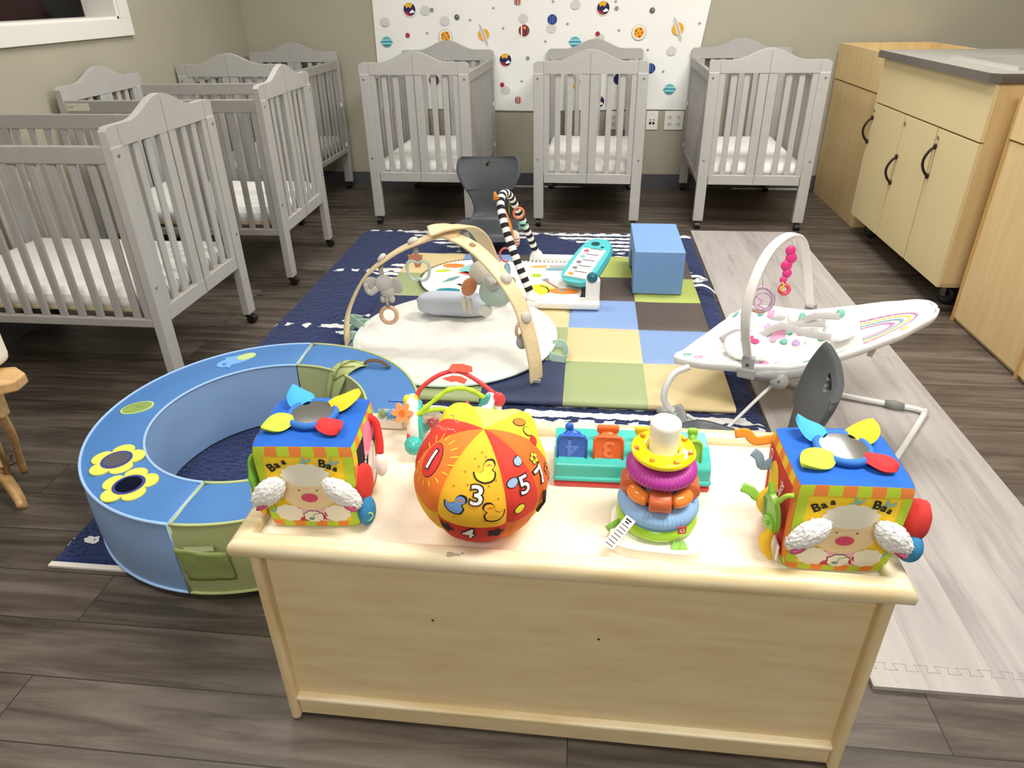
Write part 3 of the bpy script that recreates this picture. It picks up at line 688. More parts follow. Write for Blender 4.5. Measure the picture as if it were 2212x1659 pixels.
# ================================================================ ring cushion
RG = thing('ring_cushion', 'large round blue and green toddler ring cushion at the left front of the rug', 'cushion', (-0.955, 1.622, 0))
Mt = mat('ring_top_blue', '467bb9', 0.5, var=.015, vs=3, bump=.12, bs=7); Ms = mat('ring_side_blue', '8aaad8', 0.55, var=.02, vs=3, bump=.3, bs=5); Mg = mat('ring_side_green', 'aab27e', 0.55, var=.02, vs=3, bump=.3, bs=5)
Mp = mat('ring_piping_blue', '9fc2ee', 0.5); Mpg = mat('ring_piping_green', 'b8c488', 0.5)
RO, RI, RH0, RH = 0.474, 0.315, 0.020, 0.245
def arcpts(r, z, a0, a1, n=40): return [Vector((r*math.cos(lerp(a0, a1, i/n)), r*math.sin(lerp(a0, a1, i/n)), z)) for i in range(n+1)]
for k, (a0, a1, ms, mp_) in enumerate(((R_(92), R_(268), Ms, Mp), (R_(-92), R_(92), Mg, Mpg))):
    g = 0.006; a0 += g; a1 -= g
    s = MB(); nn = 48
    s.set(Mt); s.grid(nn, 8, lambda u, v: Vector((lerp(RI, RO, v)*math.cos(lerp(a1, a0, u)), lerp(RI, RO, v)*math.sin(lerp(a1, a0, u)), RH+0.006*math.sin(v*PI)-0.004*(max(0, abs(u-.5)*2-.97)/.03))))
    s.set(ms)
    s.grid(nn, 8, lambda u, v: Vector(((RO+0.006*math.sin(v*PI)+.002*nz((u*9, v*3, k)))*math.cos(lerp(a0, a1, u)), (RO+0.006*math.sin(v*PI)+.002*nz((u*9, v*3, k)))*math.sin(lerp(a0, a1, u)), lerp(RH0, RH, v))))
    s.grid(nn, 8, lambda u, v: Vector(((RI-0.005*math.sin(v*PI)-.002*nz((u*9, v*3, k)))*math.cos(lerp(a1, a0, u)), (RI-0.005*math.sin(v*PI)-.002*nz((u*9, v*3, k)))*math.sin(lerp(a1, a0, u)), lerp(RH0, RH, v))))
    for a, f_ in ((a0, 0), (a1, 1)): s.grid(6, 4, lambda u, v, a=a, f_=f_: Vector((lerp(RI, RO, u if f_ == 0 else 1-u)*math.cos(a), lerp(RI, RO, u if f_ == 0 else 1-u)*math.sin(a), lerp(RH0, RH, v))))
    if k == 0:
        # printed flowers, bird and leaf patch on the top
        def tp(x, y, z): return Vector((x, y, RH+0.0068+z))
        def top_dec(m, poly, lift): s.set(m); s.prism(poly, -0.003, lift, tp)
        yel = mat('applique_yellow', 'ece25a', 0.6); ind = mat('applique_indigo', '3b3f8e', 0.5)
        for fx, fy, mir in ((-0.293, -0.250, 'lens_smoke'), (-0.195, -0.348, 'lens_dark')):
            pet = [(fx+(0.045+0.026*abs(math.cos(2.5*a))**.55)*math.cos(a+.5), fy+(0.045+0.026*abs(math.cos(2.5*a))**.55)*math.sin(a+.5)) for a in [2*PI*i/100 for i in range(100)]]
            top_dec(yel, pet, .0012); top_dec(ind, circ(fx, fy, .040, 28), .002); top_dec(mat(mir, '8d8c98' if 'smoke' in mir else '232a44', 0.15, metal=.7), circ(fx, fy, .032, 28), .0028)
        top_dec(mat('applique_lime_edge', 'c5dc9a', 0.6), circ(-0.394, 0.006, .047, 26, .032, R_(35)), .0015); top_dec(mat('applique_moss', '86a04e', 0.6, var=.15, vs=40), circ(-0.394, 0.006, .042, 26, .028, R_(35)), .0025)
        bl = mat('applique_bird_blue', '74aeea', 0.6)
        bx, by = -0.225, 0.328
        rt = R_(42); lc = lambda pts: [(bx+x*math.cos(rt)-y*math.sin(rt), by+x*math.sin(rt)+y*math.cos(rt)) for x, y in pts]
        top_dec(bl, lc(circ(-.004, 0, .060, 30, .029)), .0015); top_dec(bl, lc(circ(-.042, -.004, .030, 24, .025)), .0016); top_dec(bl, lc([(-.05, -.022), (-.028, -.026), (-.044, -.042)]), .0017); top_dec(bl, lc([(-.03, .018), (.02, .022), (.0, .030), (-.036, .038)]), .0017)
        top_dec(mat('applique_wing_lime', 'bcd48a', 0.6), lc(circ(.030, .002, .032, 24, .022)), .0025)
        top_dec(mat('applique_eye', '3d79c0', 0.6), lc(circ(-.048, -.008, .007, 12)), .0025)
    h = s.build('cushion_section', RG, fix=True)
    h['label'] = 'blue sided half of the ring' if k == 0 else 'green sided half of the ring'
    p = MB(); p.set(mp_)
    for r, z in ((RO, RH), (RI, RH), (RO+.002, RH0)): p.tube(arcpts(r, z+0.001, a0, a1, 56), 0.0042, 8)
    for a in (a0, a1): p.tube([Vector((RI*math.cos(a), RI*math.sin(a), RH)), Vector((RO*math.cos(a), RO*math.sin(a), RH)), Vector((RO*math.cos(a), RO*math.sin(a), RH0))], 0.004, 8)
    p.build('piping', h)
    if k == 1:
        # fabric leaf laid over the inner wall, with a brown loop
        lf = MB(); lf.set(mat('leaf_pale_green', 'b4c282', 0.7, bump=.2, bs=30))
        LPP = catmull([(.222, .335, RH+.012), (.190, .306, RH+.030), (.152, .276, RH+.012), (.124, .268, .19), (.104, .276, .125)], 8)
        def leafp(u, v):
            f_ = min(max(u, 0), .9999)*(len(LPP)-1); i_ = int(f_); q = LPP[i_].lerp(LPP[i_+1], f_-i_)
            w_ = 0.040*(math.sin(PI*min(1, u*.86+.12))**.5)*(v*2-1)
            return q+Vector((.866, -.5, 0))*w_+Vector((0, 0, -.25))*abs(w_)
        lf.grid(16, 8, leafp); lf.set(mat('leaf_vein', '8a8f4c', 0.7))
        lf.tube([leafp(u/8*.9+.05, .5)+Vector((-.002, -.004, .003)) for u in range(9)], .002, 6)
        for u in (.25, .45, .65):
            for v in (.1, .9): lf.tube([leafp(u, .5)+Vector((-.002, -.004, .003)), leafp(u-.16, v)+Vector((-.002, -.004, .003))], .0016, 6)
        lo = lf.build('leaf_flap', RG); md = lo.modifiers.new('s', 'SOLIDIFY'); md.thickness = 0.004
        lp = MB(); lp.set(mat('loop_brown', '5e4636', 0.8)); lp.tube([(0.225, .315, RH+.012), (.245, .32, RH+.026), (.285, .318, RH+.026), (.318, .310, RH+.010)], .01, 10, smooth_k=5, flat=(.011, .0016), up=(.3, -.9, 0)); lp.build('leaf_loop', RG)
        pk = MB(); pk.set(mat('pocket_green', '98a865', 0.7, bump=.4, bs=12))
        def pock(u, v):
            a = R_(lerp(-90, -76, u)); r = RO+0.012+0.018*v+.004*nz((u*4, v*4, 2))
            return Vector((r*math.cos(a), r*math.sin(a), lerp(.075, .198-.02*u, v)))
        pk.grid(12, 8, pock); po_ = pk.build('pocket', RG); md = po_.modifiers.new('s', 'SOLIDIFY'); md.thickness = .003
        pk = MB(); pk.set(mat('tag_pale', 'd6dcae', 0.8)); pk.grid(4, 2, lambda u, v: Vector(((RO+.028)*math.cos(R_(lerp(-87, -79, u))), (RO+.028)*math.sin(R_(lerp(-87, -79, u))), lerp(.188, .204, v)))); tg_ = pk.build('pocket_tag', RG)
        ptc = MB(); ptc.set(mat('patch_blue', '4a7cc0', 0.6)); ptc.box((0.392, 0.120, RH+.008), (.05, .035, .002), .001); ptc.build('hook_patch', RG)

# ================================================================ moulded grey chairs
M_chair = mat('chair_charcoal', '42464a', 0.42, bump=.05, bs=120)
def make_chair(label):
    """floor rocker: one waisted moulded shell from seat to back, local -Y is the front"""
    t = thing('toddler_chair', label, 'chair', group=None)
    # centre line (y, z), half width, for the shell
    S = [(-.185, .085, .145), (-.165, .115, .178), (-.12, .128, .192), (-.05, .122, .190), (.03, .118, .168), (.085, .125, .122), (.118, .158, .100), (.134, .21, .096), (.142, .27, .118), (.152, .33, .160), (.168, .39, .188), (.184, .435, .190), (.196, .468, .180), (.200, .485, .164)]
    P = catmull([(a, b, c) for a, b, c in S], 9); n = len(P); M_ = 52
    dst = [0.0]*n
    for i in range(n-2, -1, -1): dst[i] = dst[i+1]+(Vector((P[i].x, P[i].y))-Vector((P[i+1].x, P[i+1].y))).length
    front = []; back = []
    for i, q in enumerate(P):
        tn = (P[min(i+1, n-1)]-P[max(i-1, 0)]); tn = Vector((tn.x, tn.y)).normalized(); nrm = Vector((-tn.y, tn.x))
        th = 0.018
        for lst, sg in ((front, 1), (back, -1)):
            row = []
            for j in range(M_+1):
                x = (j/M_*2-1); cup = 0.028*(abs(x)**2.4)*(1 if q.z > .14 else .6); k_ = cup
                edge = 1-0.85*max(0, abs(x)-.94)/.06
                o_ = nrm*(k_+sg*th*edge*0.5)
                row.append(Vector((x*q.z, q.x+o_.x, q.y+o_.y)))
            lst.append(row)
    m = MB(); m.set(M_chair); vs = []; fs = []; W_ = M_+1
    hole = lambda i, j: False
    for lst in (front, back): vs += [p for r in lst for p in r]
    o2 = n*W_
    for i in range(n-1):
        for j in range(M_):
            a, b_, c, d = i*W_+j, i*W_+j+1, (i+1)*W_+j+1, (i+1)*W_+j
            if hole(i, j):
                for (di, dj, e0, e1) in ((-1, 0, a, b_), (1, 0, d, c), (0, -1, a, d), (0, 1, b_, c)):
                    if not hole(i+di, j+dj): fs.append([e0, e1, o2+e1, o2+e0])
                continue
            fs.append([a, b_, c, d]); fs.append([o2+d, o2+c, o2+b_, o2+a])
    for i in range(n-1):
        for j in (0, M_): a, d = i*W_+j, (i+1)*W_+j; fs.append([a, d, o2+d, o2+a])
    for i in (0, n-1):
        for j in range(M_): a, b_ = i*W_+j, i*W_+j+1; fs.append([a, b_, o2+b_, o2+a])
    m.add(vs, fs, True); sh = m.build('shell', t, fix=True)
    # cut the handle slot
    cb = MB(); cb.prism([(-.046, .462), (-.046, .448), (-.028, .446)]+[(.026*math.cos(a), .446-.019*abs(math.sin(a))) for a in [PI+PI*i/12 for i in range(13)]]+[(.028, .446), (.046, .448), (.046, .462)], -.35, -.08, frame((0, 0, 0), (1, 0, 0), (0, 0, 1))); co = cb.build('cut', t, m=M_chair, fix=True)
    bo = sh.modifiers.new('b', 'BOOLEAN'); bo.object = co; bo.operation = 'DIFFERENCE'; bo.solver = 'EXACT'
    bpy.context.view_layer.update(); dg = bpy.context.evaluated_depsgraph_get(); nm = bpy.data.meshes.new_from_object(sh.evaluated_get(dg)); sh.modifiers.clear(); nm.set_sharp_from_angle(angle=R_(40)); sh.data = nm; bpy.data.objects.remove(co)
    r = MB(); r.set(M_chair)
    for sx in (-1, 1):
        r.tube([(sx*.13, -.16, .095), (sx*.145, -.15, .035), (sx*.15, -.08, .014), (sx*.15, .05, .012), (sx*.15, .15, .018), (sx*.14, .165, .05), (sx*.10, .10, .12)], .011, 10, smooth_k=5)
    r.box((0, -.14, .085), (.26, .03, .012), .004); r.box((0, -.02, .07), (.24, .2, .06), .02); r.build('rocker_base', t)
    return t
ch1 = make_chair('charcoal moulded plastic chair with a handle slot standing behind the wooden play gym')
ch1.location = (-0.572, 3.848, 0.018); ch1.rotation_euler = (0, 0, R_(3))
CH2 = (0.453, 1.60, 0.018)
ch2 = copy_tree(ch1, loc=CH2, rz=R_(-104), label='charcoal moulded plastic chair standing between the low toy shelf and the baby bouncer')
for c in (ch1, ch2): c['group'] = 'charcoal toddler chairs'

# ================================================================ wooden baby gym on its white mat
GX, GY, GR = -0.54, 2.58, 0.432
GZ = 0.050
WM = thing('round_play_mat', 'round white quilted baby mat with teal edging under the wooden play gym', 'mat', (GX, GY, 0.02))
M_quilt = mat('quilt_white', 'e6e5df', 0.9, bump=.5, bs=22)
wm = MB(); wm.set(M_quilt); NR, NA = 60, 150
vs = []
for i in range(NR+1):
    for j in range(NA):
        r = GR*i/NR; a = 2*PI*j/NA; x, y = r*math.cos(a), r*math.sin(a)
        q = 0.006*abs(math.sin((x+y)*26))**.4*abs(math.sin((x-y)*26))**.4 if r < GR*.93 else 0
        wr = 0.016*max(0, nz((x*3+5, y*5, 0.3)))+0.012*abs(nz((x*7, y*14, 3)))*(1 if y > -.1 else .3)
        ed = 1-max(0, (r/GR-.96)/.04)**2*.5
        z = GZ+(0.012+q+wr)*ed
        px_ = GX+x
        if px_ < PX0+0.02: z -= 0.02*min(1, (PX0+0.02-px_)/.03)
        vs.append((GX+x, GY+y, z))
fs = [[i*NA+j, i*NA+(j+1) % NA, (i+1)*NA+(j+1) % NA, (i+1)*NA+j] for i in range(NR) for j in range(NA)]
b0 = len(vs); vs += [(GX+GR*.995*math.cos(2*PI*j/NA), GY+GR*.995*math.sin(2*PI*j/NA), GZ) for j in range(NA)]
fs += [[NR*NA+j, NR*NA+(j+1) % NA, b0+(j+1) % NA, b0+j] for j in range(NA)]; fs.append([b0+j for j in range(NA)][::-1])
wm.add(vs, fs); wm.build('mat_body', WM, world=True)
pp = MB(); pp.set(mat('mat_piping_mint', 'd4e6df', 0.7)); pp.tube([(GX+GR*math.cos(2*PI*j/90), GY+GR*math.sin(2*PI*j/90), GZ+0.008) for j in range(90)], 0.006, 8, closed=True); pp.build('piping', WM, world=True)
M_mint = mat('strap_mint', 'b5d3c6', 0.8, bump=.2, bs=40)
for pts in ([(GX+GR-.01, 2.52, GZ+.008), (GX+GR+.03, 2.50, GZ+.02), (GX+GR+.05, 2.45, GZ+.012), (GX+GR+.045, 2.40, GZ+.004), (GX+GR+.01, 2.40, GZ+.006), (GX+GR-.02, 2.42, GZ+.008)],
            [(-.955, 2.69, GZ), (-1.0, 2.66, GZ+.01), (-1.03, 2.60, GZ-.005), (-1.0, 2.55, GZ+.0), (-.975, 2.56, GZ+.005)],
            [(-.965, 2.62, GZ+.01), (-1.02, 2.64, GZ+.035), (-1.04, 2.69, GZ+.02), (-1.0, 2.72, GZ)]):
    t_ = MB(); t_.set(M_mint); t_.tube(pts, .02, 10, smooth_k=5, flat=(.019, .0018), up=(0.35, 0.2, 1)); t_.build('strap', WM, world=True)
M_beech = wood_mat('beech_bent', 'f0dcb2', 'e6cc9c', 'x', 0.8, 0.45, 0.12)
M_felt = mat('button_grey', 'cfcbc4', 0.7)
GY_ = thing('wooden_play_gym', 'bent beech wood baby gym arch with soft grey toys standing on a white mat', 'play gym', (-0.594, 2.375, 0.02))
AX = Vector((0.825, -0.281, 0)).normalized(); AN = Vector((-AX.y, AX.x, 0))
L3 = Vector((.07, -1, 0)).normalized(); R3 = Vector((.60, .80, 0)).normalized()
apt = [(-1.002, 2.510, .022), (-.995, 2.508, .12), (-.964, 2.506, .216), (-.881, 2.505, .350), (-.756, 2.505, .448), (-.649, 2.505, .500), (-.545, 2.505, .532), (-.49, 2.50, .535)]
ar = MB(); ar.set(M_beech); ar.tube(apt, .02, 12, smooth_k=6, flat=(.034, .006), up=L3)
ao = ar.build('arch_leg', GY_, world=True)
ar = MB(); ar.set(M_beech); ar.tube([(-.60, 2.545, .524), (-.547, 2.513, .531), (-.423, 2.419, .513), (-.318, 2.34, .447), (-.236, 2.278, .353), (-.195, 2.247, .235), (-.172, 2.231, .13), (-.167, 2.226, GZ)], .02, 12, smooth_k=6, flat=(.034, .006), up=R3); ar.build('arch_leg', GY_, world=True)
bp_ = [(-.60, 2.47, .552), (-.55, 2.485, .562), (-.50, 2.505, .562), (-.455, 2.555, .545), (-.42, 2.63, .48), (-.40, 2.74, .35), (-.39, 2.84, .19), (-.388, 2.90, GZ+.002)]
ar = MB(); ar.set(M_beech); ar.tube(bp_, .02, 12, smooth_k=6, flat=(.034, .006), up=(.95, -.3, 0)); ar.build('arch_leg', GY_, world=True)
cl_ = MB(); cl_.set(mat('clip_metal', 'b9c4c6', .3, metal=.5)); cl_.box((-.160, 2.205, GZ+.012), (.026, .008, .014), .002); cl_.build('foot_clip', GY_, world=True)
for (x, y, z, nx_, nz_) in ((-.67, 2.505, .494, -.4, .9), (-.80, 2.505, .422, -.75, .65), (-.289, 2.319, .425, .75, .65), (-.212, 2.26, .300, .95, .3)):
    nn = ((Vector((1, 0, 0)) if nx_ < 0 else Vector((.8, -.6, 0)))*nx_+Vector((0, 0, nz_))).normalized(); rot = nn.to_track_quat('Z', 'Y').to_matrix().to_4x4()
    d = MB(); d.set(M_felt); d.lathe([(0.0001, .016), (.010, .0155), (.018, .012), (.022, .006), (.0225, 0), (.018, -.003), (0.0001, -.003)], (Vector((x, y, z))+nn*.006), 24, rot=rot); d.build('toggle_button', GY_, world=True)
nt_ = MB(); nt_.set(mat('slot_shadow_wood', 'a8865a', .7)); nn = (AX*.45+Vector((0, 0, .9))).normalized(); rot = nn.to_track_quat('Z', 'Y').to_matrix().to_4x4()
nt_.lathe([(0.0001, .0065), (.012, .0065), (.013, .004), (.013, 0)], Vector((-.423, 2.42, .516)), 20, rot=rot); nt_.build('empty_slot', GY_, world=True)
# hanging toys (each is its own thing)
M_plush = mat('plush_grey', 'bdb9b4', 0.95, var=.05, vs=30, bump=.5, bs=90, sheen=.3)
M_rw = wood_mat('ring_wood', 'dcb795', 'caa07c', 'x', 2, 0.4, .2)
EL = thing('elephant_toy', 'grey plush elephant with a wooden ring hanging from the left of the gym arch', 'toy', (-.79, 2.44, .2))
e = MB(); e.set(M_plush); fz = lambda d: 1+.04*nz(d*3)
ex, ey = -.80, 2.475
e.ell((ex, ey, .330), (.037, .034, .036), fn=fz); e.ell((ex+.012, ey, .300), (.032, .028, .03), fn=fz); e.build('body', EL, world=True)
for sx, rz_ in ((1, -20), (-1, 18)):
    q = MB(); q.set(M_plush); q.ell((ex+sx*.052, ey-.005, .326), (.032, .009, .034), rot=RZ(rz_), fn=fz)
    q.set(mat('ear_lining', 'c9b1a4' if sx < 0 else 'cfccc8', .9)); q.build('ear', EL, world=True)
q = MB(); q.set(M_plush); q.tube([(ex-.02, ey-.03, .323), (ex-.045, ey-.035, .303), (ex-.062, ey-.03, .313), (ex-.066, ey-.03, .338)], .011, 12, smooth_k=5, rfun=lambda t: .013-.005*t); q.build('trunk', EL, world=True)
for sx in (-1, 1): q = MB(); q.set(M_plush); q.ell((ex+.01+sx*.018, ey-.008, .268), (.013, .013, .017), fn=fz); q.build('leg', EL, world=True)
q = MB(); q.set(mat('ribbon_grey', 'a9a59f', .8)); q.tube([(-.812, 2.500, .405), (-.812, 2.49, .38), (-.805, 2.477, .352)], .01, 8, flat=(.010, .0014), up=(1, 0, 0)); q.tube([(ex+.01, ey-.018, .278), (ex+.012, ey-.02, .236)], .01, 8, flat=(.007, .0014), up=(1, 0, 0)); q.build('strap', EL, world=True)
q = MB(); q.set(M_rw); q.torus((ex+.012, ey-.018, .200), .033, .0085, rot=RX(78)); q.build('wooden_ring', EL, world=True)
AP = thing('apple_teether', 'pale mint apple shaped teether hanging left of the gym arch top', 'toy', (-.645, 2.39, .38))
q = MB(); q.set(mat('teether_mint', 'c3d6cf', .35)); ap = [(0, .038), (.022, .047), (.045, .036), (.050, .005), (.040, -.03), (.018, -.045), (0, -.036), (-.018, -.045), (-.040, -.03), (-.050, .005), (-.045, .036), (-.022, .047)]
q.tube([Vector((-.656+x*.9, 2.485, .385+z*.9)) for x, z in ap], .0065, 10, closed=True, smooth_k=5); q.build('ring', AP, world=True)
q = MB(); q.set(mat('ribbon_grey', 'a9a59f', .8)); q.tube([(-.667, 2.505, .492), (-.660, 2.492, .42)], .01, 8, flat=(.011, .0014), up=(1, 0, 0)); q.build('strap', AP, world=True)
q = MB(); q.set(mat('leather_terracotta', 'c98468', .6, bump=.3, bs=50)); q.prism([(-.03, .012), (.03, .012), (.026, -.010), (-.022, -.014)], -.003, .003, frame((-.664, 2.484, .440), (1, 0, 0), (0, 0, 1))); q.prism([(-.012, -.008), (.022, -.008), (.012, -.03), (-.006, -.032)], -.004, .004, frame((-.660, 2.484, .432), (1, 0, 0), (0, 0, 1))); q.build('bow_tie', AP, world=True)
# plush animal hanging from the rear leg
PX_, PY_ = -.445, 2.56
DZ = .055
FX_ = thing('bear_toy', 'beige plush with terracotta nose hanging inside the wooden gym', 'toy', (PX_, PY_, .2))
M_beige = mat('plush_beige', 'd6cfc2', .95, var=.05, vs=30, bump=.5, bs=80, sheen=.3); M_terra = mat('plush_terracotta', 'cf8660', .9, bump=.4, bs=70, sheen=.2)
q = MB(); q.set(M_beige); q.ell((PX_+.03, PY_-.03, .31+DZ), (.046, .044, .05), fn=fz); q.build('head', FX_, world=True)
q = MB(); q.set(M_terra); q.ell((PX_-.012, PY_-.065, .262+DZ), (.030, .028, .040), rot=RY(28), fn=fz); q.build('muzzle', FX_, world=True)
for dx, dz in ((-.035, .185), (-.012, .175)): q = MB(); q.set(M_beige); q.ell((PX_+dx, PY_-.06, dz+DZ), (.0115, .0115, .036), fn=fz); q.build('leg', FX_, world=True)
q = MB(); q.set(_m['ribbon_grey']); q.tube([(PX_-.02, PY_-.04, .535), (PX_+.02, PY_-.02, .38)], .01, 8, flat=(.011, .0014), up=(1, 0, 0)); q.build('strap', FX_, world=True)
SL = thing('shell_toy', 'pale green round plush with white base beside the terracotta nosed toy', 'toy', (-.33, 2.50, .2))
q = MB(); q.set(mat('plush_mint', 'b3c9c1', .9, var=.03, vs=20, bump=.3, bs=70, sheen=.2)); q.ell((-.345, 2.50, .300), (.075, .05, .064), rot=RY(-20), fn=fz); q.build('body', SL, world=True)
q = MB(); q.set(mat('plush_offwhite', 'e8e6e0', .9, bump=.3, bs=70)); q.ell((-.395, 2.49, .218), (.030, .026, .024), fn=fz); q.build('foot', SL, world=True)
q = MB(); q.set(M_plush); q.tube([(-.38, 2.46, .372), (-.355, 2.45, .347), (-.32, 2.455, .357)], .011, 10, smooth_k=5, rfun=lambda t: .009+.012*math.sin(t*PI)); q.build('flower', SL, world=True)
q = MB(); q.set(_m['ribbon_grey']); q.tube([(-.315, 2.345, .44), (-.325, 2.40, .39), (-.33, 2.47, .35)], .01, 8, flat=(.009, .0014), up=(1, 0, 0)); q.build('strap', SL, world=True)
LR = thing('leaf_toy', 'wooden ring with a grey fabric leaf hanging inside the right end of the gym arch', 'toy', (-.225, 2.25, .16))
q = MB(); q.set(M_rw); q.torus((-.226, 2.25, .258), .028, .0065, rot=RZ(60) @ RX(90)); q.build('wooden_ring', LR, world=True)
q = MB(); q.set(mat('leaf_mauve_grey', 'b1aab0', .9, bump=.4, bs=60)); q.ell((-.222, 2.245, .20), (.022, .01, .038), fn=lambda d: 1-.35*max(0, -d.z)); q.build('leaf', LR, world=True)
q = MB(); q.set(_m['ribbon_grey']); q.tube([(-.215, 2.247, .315), (-.222, 2.25, .285)], .01, 8, flat=(.009, .0014), up=(1, 0, 0)); q.build('strap', LR, world=True)
# bolster pillow
PB = MB(); PB.set(mat('pillow_blue_grey', 'c3cad8', .8, var=.02, vs=10, bump=.3, bs=20))
def pil(d):
    return 1+.03*nz(Vector((d.x*2.5, d.y*4, d.z*4)))+.02*nz(Vector((d.x*9, d.y*3, d.z*3)))
PB.ell((-.575, 2.745, GZ+.080), (.168, .054, .050), rot=RZ(-3), nu=48, nv=24, fn=pil, p=.62)
pb = PB.build('bolster_pillow'); tag(pb, 'small pale blue grey bolster pillow lying on the round white mat', 'pillow')

# ================================================================ piano gym
PG = thing('piano_gym', 'baby kick piano gym with black and white striped arch on the patchwork mat', 'play gym', (-.12, 3.2, .046))
# mat
PM = thing('activity_mat', 'round ended white baby mat with bright pictures joined to the piano gym', 'mat', (-.45, 3.23, .046))
MX0, MX1, MY0, MY1 = -.835, -.03, 2.965, 3.50; cxm = MX0+.27
outl = [(cxm+.27*math.cos(a), (MY0+MY1)/2+.27*math.sin(a)) for a in [R_(90+180*i/28) for i in range(29)]]+[(MX1, MY0), (MX1+.02, MY0+.1), (MX1+.02, MY1-.1), (MX1, MY1)]
am = MB(); am.set(mat('activity_mat_white', 'f4f2ec', .85, bump=.15, bs=30)); am.prism(outl, .0500, .060); amo = am.build('mat_body', PM, world=True, bevel=.004)
def stroke(poly, m, z=.0008, nm=None): am2.set(m); am2.prism(poly, .0601, .0601+z)
am2 = MB()
K = lambda n, h: mat('print_'+n, h, .85)
# black-white binding dashes
peri = outl[:29]; acc = 0
am2.set(K('black', '1c1c1c'))
pl = [Vector((x, y)) for x, y in outl]
for i in range(28):
    a, b_ = pl[i], pl[i+1]
    for t in (.0, .5):
        p = a.lerp(b_, t); d = (b_-a).normalized(); nn = Vector((-d.y, d.x))
        am2.prism([tuple(p+nn*-.004), tuple(p+d*.008+nn*-.004), tuple(p+d*.008+nn*-.016), tuple(p+nn*-.016)][::-1], .0602, .0608)
for xx in range(24):
    x = cxm+.012+xx*.022
    for y in (MY0+.006, MY1-.016): am2.prism([(x, y), (x+.011, y), (x+.011, y+.010), (x, y+.010)], .0602, .0608)
stroke(blob(40, .085, .12, 3, 1, 1.25, .8, -.555, 3.36), K('aqua', '8fd8d4')); stroke(circ(-.545, 3.37, .05, 24, .035), K('aqua2', 'b5e6e2'), .0012)
stroke([(-.66, 3.30), (-.56, 3.245), (-.50, 3.255), (-.53, 3.28), (-.62, 3.32)], K('coral', 'd8503f')); stroke([(-.50, 3.20), (-.54, 3.19), (-.49, 3.28), (-.42, 3.33), (-.45, 3.27)], K('aqua', '8fd8d4'))
stroke(blob(30, .05, .1, 2, 0, 1.1, .7, -.70, 3.40), K('orange', 'ef8a3c')); stroke([(-.78, 3.33), (-.72, 3.345), (-.70, 3.325), (-.74, 3.30), (-.785, 3.305)], K('lime', 'c9d83a'))
stroke([(-.69, 3.22), (-.66, 3.245), (-.635, 3.245), (-.665, 3.19), (-.72, 3.16), (-.71, 3.18)], K('teal_leaf', '6fa3a5')); stroke(circ(-.665, 3.06, .06, 24, .028), K('dark_teal', '2f6f7c')); stroke([(-.64, 3.14), (-.57, 3.09), (-.56, 3.10), (-.625, 3.15)], K('black', '1c1c1c'))
stroke([(-.60, 3.045), (-.54, 3.035), (-.54, 3.02), (-.61, 3.02)], K('orange', 'ef8a3c')); stroke([(-.47, 3.12), (-.42, 3.055), (-.40, 3.09), (-.39, 3.05), (-.43, 3.035)], K('coral', 'd8503f')); stroke([(-.55, 3.16), (-.48, 3.19), (-.46, 3.17), (-.53, 3.14)], K('tan', 'd8b168'))
stroke(blob(36, .068, .12, 4, .4, 1.1, .95, -.215, 3.10), K('lemon', 'e6e23c')); stroke(blob(30, .05, .1, 2, 0, 1.35, .8, -.095, 3.085), K('orange', 'ef8a3c'), .0012); stroke(circ(-.11, 3.095, .022, 20, .016), K('grey', '9b9b9b'), .0016)
stroke([(-.20, 3.215), (-.19, 3.225), (-.12, 3.125), (-.135, 3.115)], K('tan_brown', 'b58b5c'), .0014); stroke([(-.215, 3.225), (-.19, 3.25), (-.17, 3.225), (-.195, 3.205)], K('grey', '9b9b9b'), .0016)
stroke(blob(24, .028, .15, 6, 0, 1, .9, -.245, 3.285), K('lime2', 'bccf3c')); stroke(circ(-.13, 3.385, .075, 24, .028, .1), K('slate_blue', '83aab4')); stroke([(-.29, 3.42), (-.20, 3.44), (-.20, 3.40), (-.27, 3.395)], K('tan', 'd8b168')); stroke([(-.19, 3.43), (-.05, 3.44), (-.05, 3.43), (-.18, 3.415)], K('brown_pink', 'b08a80'))
stroke([(-.215, 3.15), (-.18, 3.13), (-.165, 3.09), (-.17, 3.06), (-.176, 3.06), (-.172, 3.09), (-.187, 3.125), (-.217, 3.143)], K('black', '1c1c1c'), .0012)
am2.build('printed_pictures', amo, world=False) if False else am2.build('printed_pictures', PM, world=True)
# white plastic U base
wb = MB(); wb.set(M_whiteplastic)
def hull(pts, z0, z1): wb.prism(pts, z0, z1)
wb.box2((-.265, 2.885, .050), (.078, 2.965, .088), .014, 3)
wb.build('base_bar', PG, world=True); wb = MB(); wb.set(M_whiteplastic); wb.box2((-.30, 3.50, .050), (.03, 3.56, .082), .012, 3)
wb.lathe([(.040, .052), (.036, .085), (.027, .10), (.024, .105)], (-.262, 3.53, 0), 24)
wb.box2((.0, 3.50, .050), (.05, 3.55, .17), .012, 3); wb.build('base_bar', PG, world=True); wb = MB(); wb.set(M_whiteplastic)
wb.box((.043, 2.945, .120), (.066, .045, .138), .012, rot=(0, 0, 0), seg=3)
wb.build('upright', PG, world=True)
wb = MB(); wb.set(M_whiteplastic); wb.lathe([(.040, .085), (.034, .095), (.024, .105)], (-.232, 2.93, 0), 24); wb.build('arch_socket', PG, world=True)
kn = MB(); kn.set(mat('knob_teal', '1f6676', .25)); kn.lathe([(.0001, .016), (.016, .014), (.024, .006), (.025, 0), (.025, -.008)], (.038, 2.928, .198), 24, rot=RX(68)); kn.build('knob', PG, world=True)
